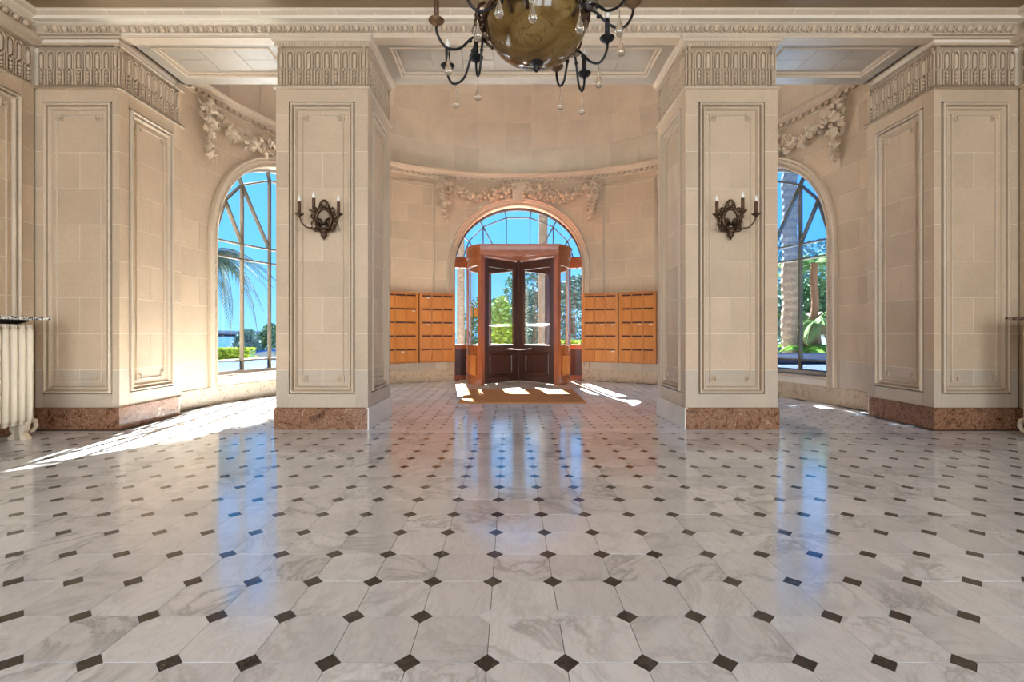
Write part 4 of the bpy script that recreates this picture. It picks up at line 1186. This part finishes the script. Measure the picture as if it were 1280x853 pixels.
def car(label, loc, rz, paint):
    t = thing('parked_car', label, 'car', loc, rz)
    prof = [(-2.0, .35), (-2.05, .6), (-1.95, .85), (-1.15, .95), (-.55, 1.36), (.1, 1.46), (.85, 1.40), (1.5, .98), (2.0, .9), (2.08, .6), (2.02, .35)]
    mb = MB(); secs = [(-.82, .90), (-.74, 1.0), (0, 1.01), (.74, 1.0), (.82, .90)]; k = len(prof); vs = []
    for y, sc in secs:
        for x, z in prof: vs.append((x*sc if abs(y) > .8 else x, y, .35+(z-.35)*(1 if abs(y) < .8 else .93)))
    fs = [(i*k+j, i*k+(j+1) % k, (i+1)*k+(j+1) % k, (i+1)*k+j) for i in range(4) for j in range(k)]+[tuple(range(k)), tuple(range(5*k-1, 4*k-1, -1))]
    mb.add(vs, fs); mb.build('body', paint, t)
    MB().add([(-1.14, -.66, .97), (-1.14, .66, .97), (-.57, .58, 1.365), (-.57, -.58, 1.365)], [(0, 1, 2, 3)]).build('windscreen', CARG, t)
    for s_ in (-1, 1):
        MB().prism([(-.95, .97), (-.5, 1.28), (.1, 1.36), (.7, 1.3), (1.2, .98)], s_*.835-.004, s_*.835+.004).build('side_window', CARG, t)
        for x in (-1.3, 1.3):
            MB().lathe([(.05, -.1), (.31, -.1), (.33, -.07), (.33, .07), (.31, .1), (.05, .1)], 18, Matrix.Translation((x, s_*.76, .33)) @ Matrix.Rotation(pi/2, 4, 'X')).build('wheel', TYRE, t)
car('blue car parked below the terrace outside the left window', (px(352, 23), 22.5, -1.15), radians(0), CARB)
# centre view
def pine(label, pxx, Y, h, r, seed, crown=True):
    crowns = [((rr_[0], rr_[1], h+rr_[2]), (2.6, 2.6, 1.1), 1) for rr_ in ((0, 0, .3), (1.8, .8, -.2), (-1.7, -.5, -.1), (.6, -1.6, 0))]
    return tree('tall_pine', label, 'tree', (px(pxx, Y), Y, -.06), crowns, LEAFD, 900, .22, (h, r, r*.75), seed, BARK)
pine('tall trunk seen through the right door leaf and the fanlight', 679, 17, 12.5, .17, 31)
pine('tall pale trunk seen through the left side light', 576, 16, 11.5, .13, 32)
tree('conifer_tree', 'yellow-green conifer seen through the left door leaf', 'tree', (px(626, 23), 23, -1.15), [((0, 0, 1.6), (1.0, 1.0, 1.6), 1), ((0, 0, 3.0), (.5, .5, .9), .4)], LEAFY, 2200, .12, (1.5, .1, .07), 41)
tree('broad_tree', 'blue-green tree to the right behind the door leaves', 'tree', (px(667, 27), 27, -1.15), [((0, 0, 2.7), (1.3, 1.3, 2.0), 1), ((-.2, 0, 4.6), (.9, .9, 1.2), .35)], LEAFB, 1500, .15, (3, .16, .1), 42)
tree('broad_tree', 'dense blue-green tree behind the right side light', 'tree', (px(716, 22), 22, -1.15), [((0, 0, 2.6), (1.5, 1.4, 2.0), 1), ((.3, 0, 4.0), (.9, .9, .8), .4)], LEAFB, 3000, .12, (3, .16, .1), 43)
tree('broad_tree', 'dark green tree behind the hedge by the left door leaf', 'tree', (px(606, 26), 26, -1.15), [((0, 0, 2.2), (1.2, 1.2, 2.1), 1)], LEAFD, 2200, .12, (2.4, .14, .09), 44)
tree('broad_tree', 'thin leafy tree leaning over the left door leaf', 'tree', (px(641, 25), 25, -1.15), [((0, 0, 3.6), (.55, .55, 1.7), 1)], LEAFD, 800, .1, (4, .07, .04), 45)
bl = thing('garden_building', 'low ochre building glimpsed through the right door leaf', 'building', (px(658, 34), 34, -1.15))
MB().box(-.9, .9, 0, 3, 0, 3.4).build('wall', OCHRE, bl); MB().prism([(-1.1, 3.4), (1.1, 3.4), (0, 4.0)], -.2, 3.2).build('roof', REDW, bl)
# right view
tree('sun_block_tree', 'unseen tree added to keep sun off the right window', 'tree', (3.3, 14.6, -.06), [((0, 0, 7.4), (1.9, 1.9, 2.1), 1), ((-.6, .4, 5.6), (1.2, 1.2, .9), .5)], LEAFD, 2600, .2, (7, .16, .1), 71)  # added out of view; its crown blocks the sun at the right window
palm('stout_palm', 'stout palm trunk filling the right arched window', (px(987, 18.9), 18.9, -.06), (9.8, .29, .26), F_HIGH, 14, BARK, 6)
palm('slender_palm', 'reddish palm trunk with green fan fronds outside the right window', (px(1018, 19.3), 19.3, -.06), (3.85, .14, .13), F_GREEN, 13, BARKR, 7)
for i, (x, Y, z, lb) in enumerate(((1006, 18.7, .1, 'bright green cycad at the foot of the palm outside the right window'), (1030, 18.7, .1, 'bright green cycad near the right jamb outside the right window'))):
    palm('cycad', lb, (px(x, Y), Y, -.06), (.35, .12, .1), F_BRIGHT, 12, BARK, 8+i)
palm('fan_palm', 'mid-height fan palm behind the cycads outside the right window', (px(1022, 19.2), 19.2, -.06), (1.6, .13, .1), F_GREEN, 14, BARK, 12)
for i, (x, Y, w_, zc, h_, mt_, lb) in enumerate(((955, 22, 1.6, 2.2, 2.2, LEAFB, 'blue-green tree behind the stout palm by the right pillar'), (1003, 25, 1.6, 2.6, 2.4, LEAFD, 'dark tree between the palm trunks outside the right window'),
        (1045, 24, 1.8, 2.8, 2.6, LEAFD, 'dark tree near the right jamb outside the right window'), (975, 30, 2.4, 5.2, 3.0, LEAFB, 'high hazy tree crown in the upper right window'), (1030, 31, 2.4, 5.6, 2.6, LEAFB, 'second hazy tree crown in the upper right window'))):
    tree('broad_tree', lb, 'tree', (px(x, Y), Y, -1.15), [((0, 0, zc), (w_, w_, h_), 1)], mt_, 2400, .16, (zc, .16, .1), 60+i)
hut = thing('garden_kiosk', 'small red timber kiosk with white front behind the cycads', 'kiosk', (px(1026, 20.5), 20.5, -1.15))
MB().box(-.45, .45, 0, .8, 0, 2.7).build('body', REDW, hut); MB().prism([(-.24, 1.25), (.24, 1.25), (.24, 1.75), (.1, 2.1), (-.1, 2.1), (-.24, 1.75)], -.03, .0).build('white_front', WHITEP, hut)
MB().prism([(-.55, 2.7), (.55, 2.7), (0, 3.05)], -.1, .9).build('roof', REDW, hut)
car('dark car parked behind the palm outside the right window', (px(1000, 12.0), 12.6, -.92+.0), radians(25), CARD) if False else None
tag(MB().box(px(960, 17.0), px(1064, 17.0), 16.9, 17.1, -.06, .31, None, .03).build('planter_wall', CARD), 'low dark planter wall under the palms outside the right window', 'planter')
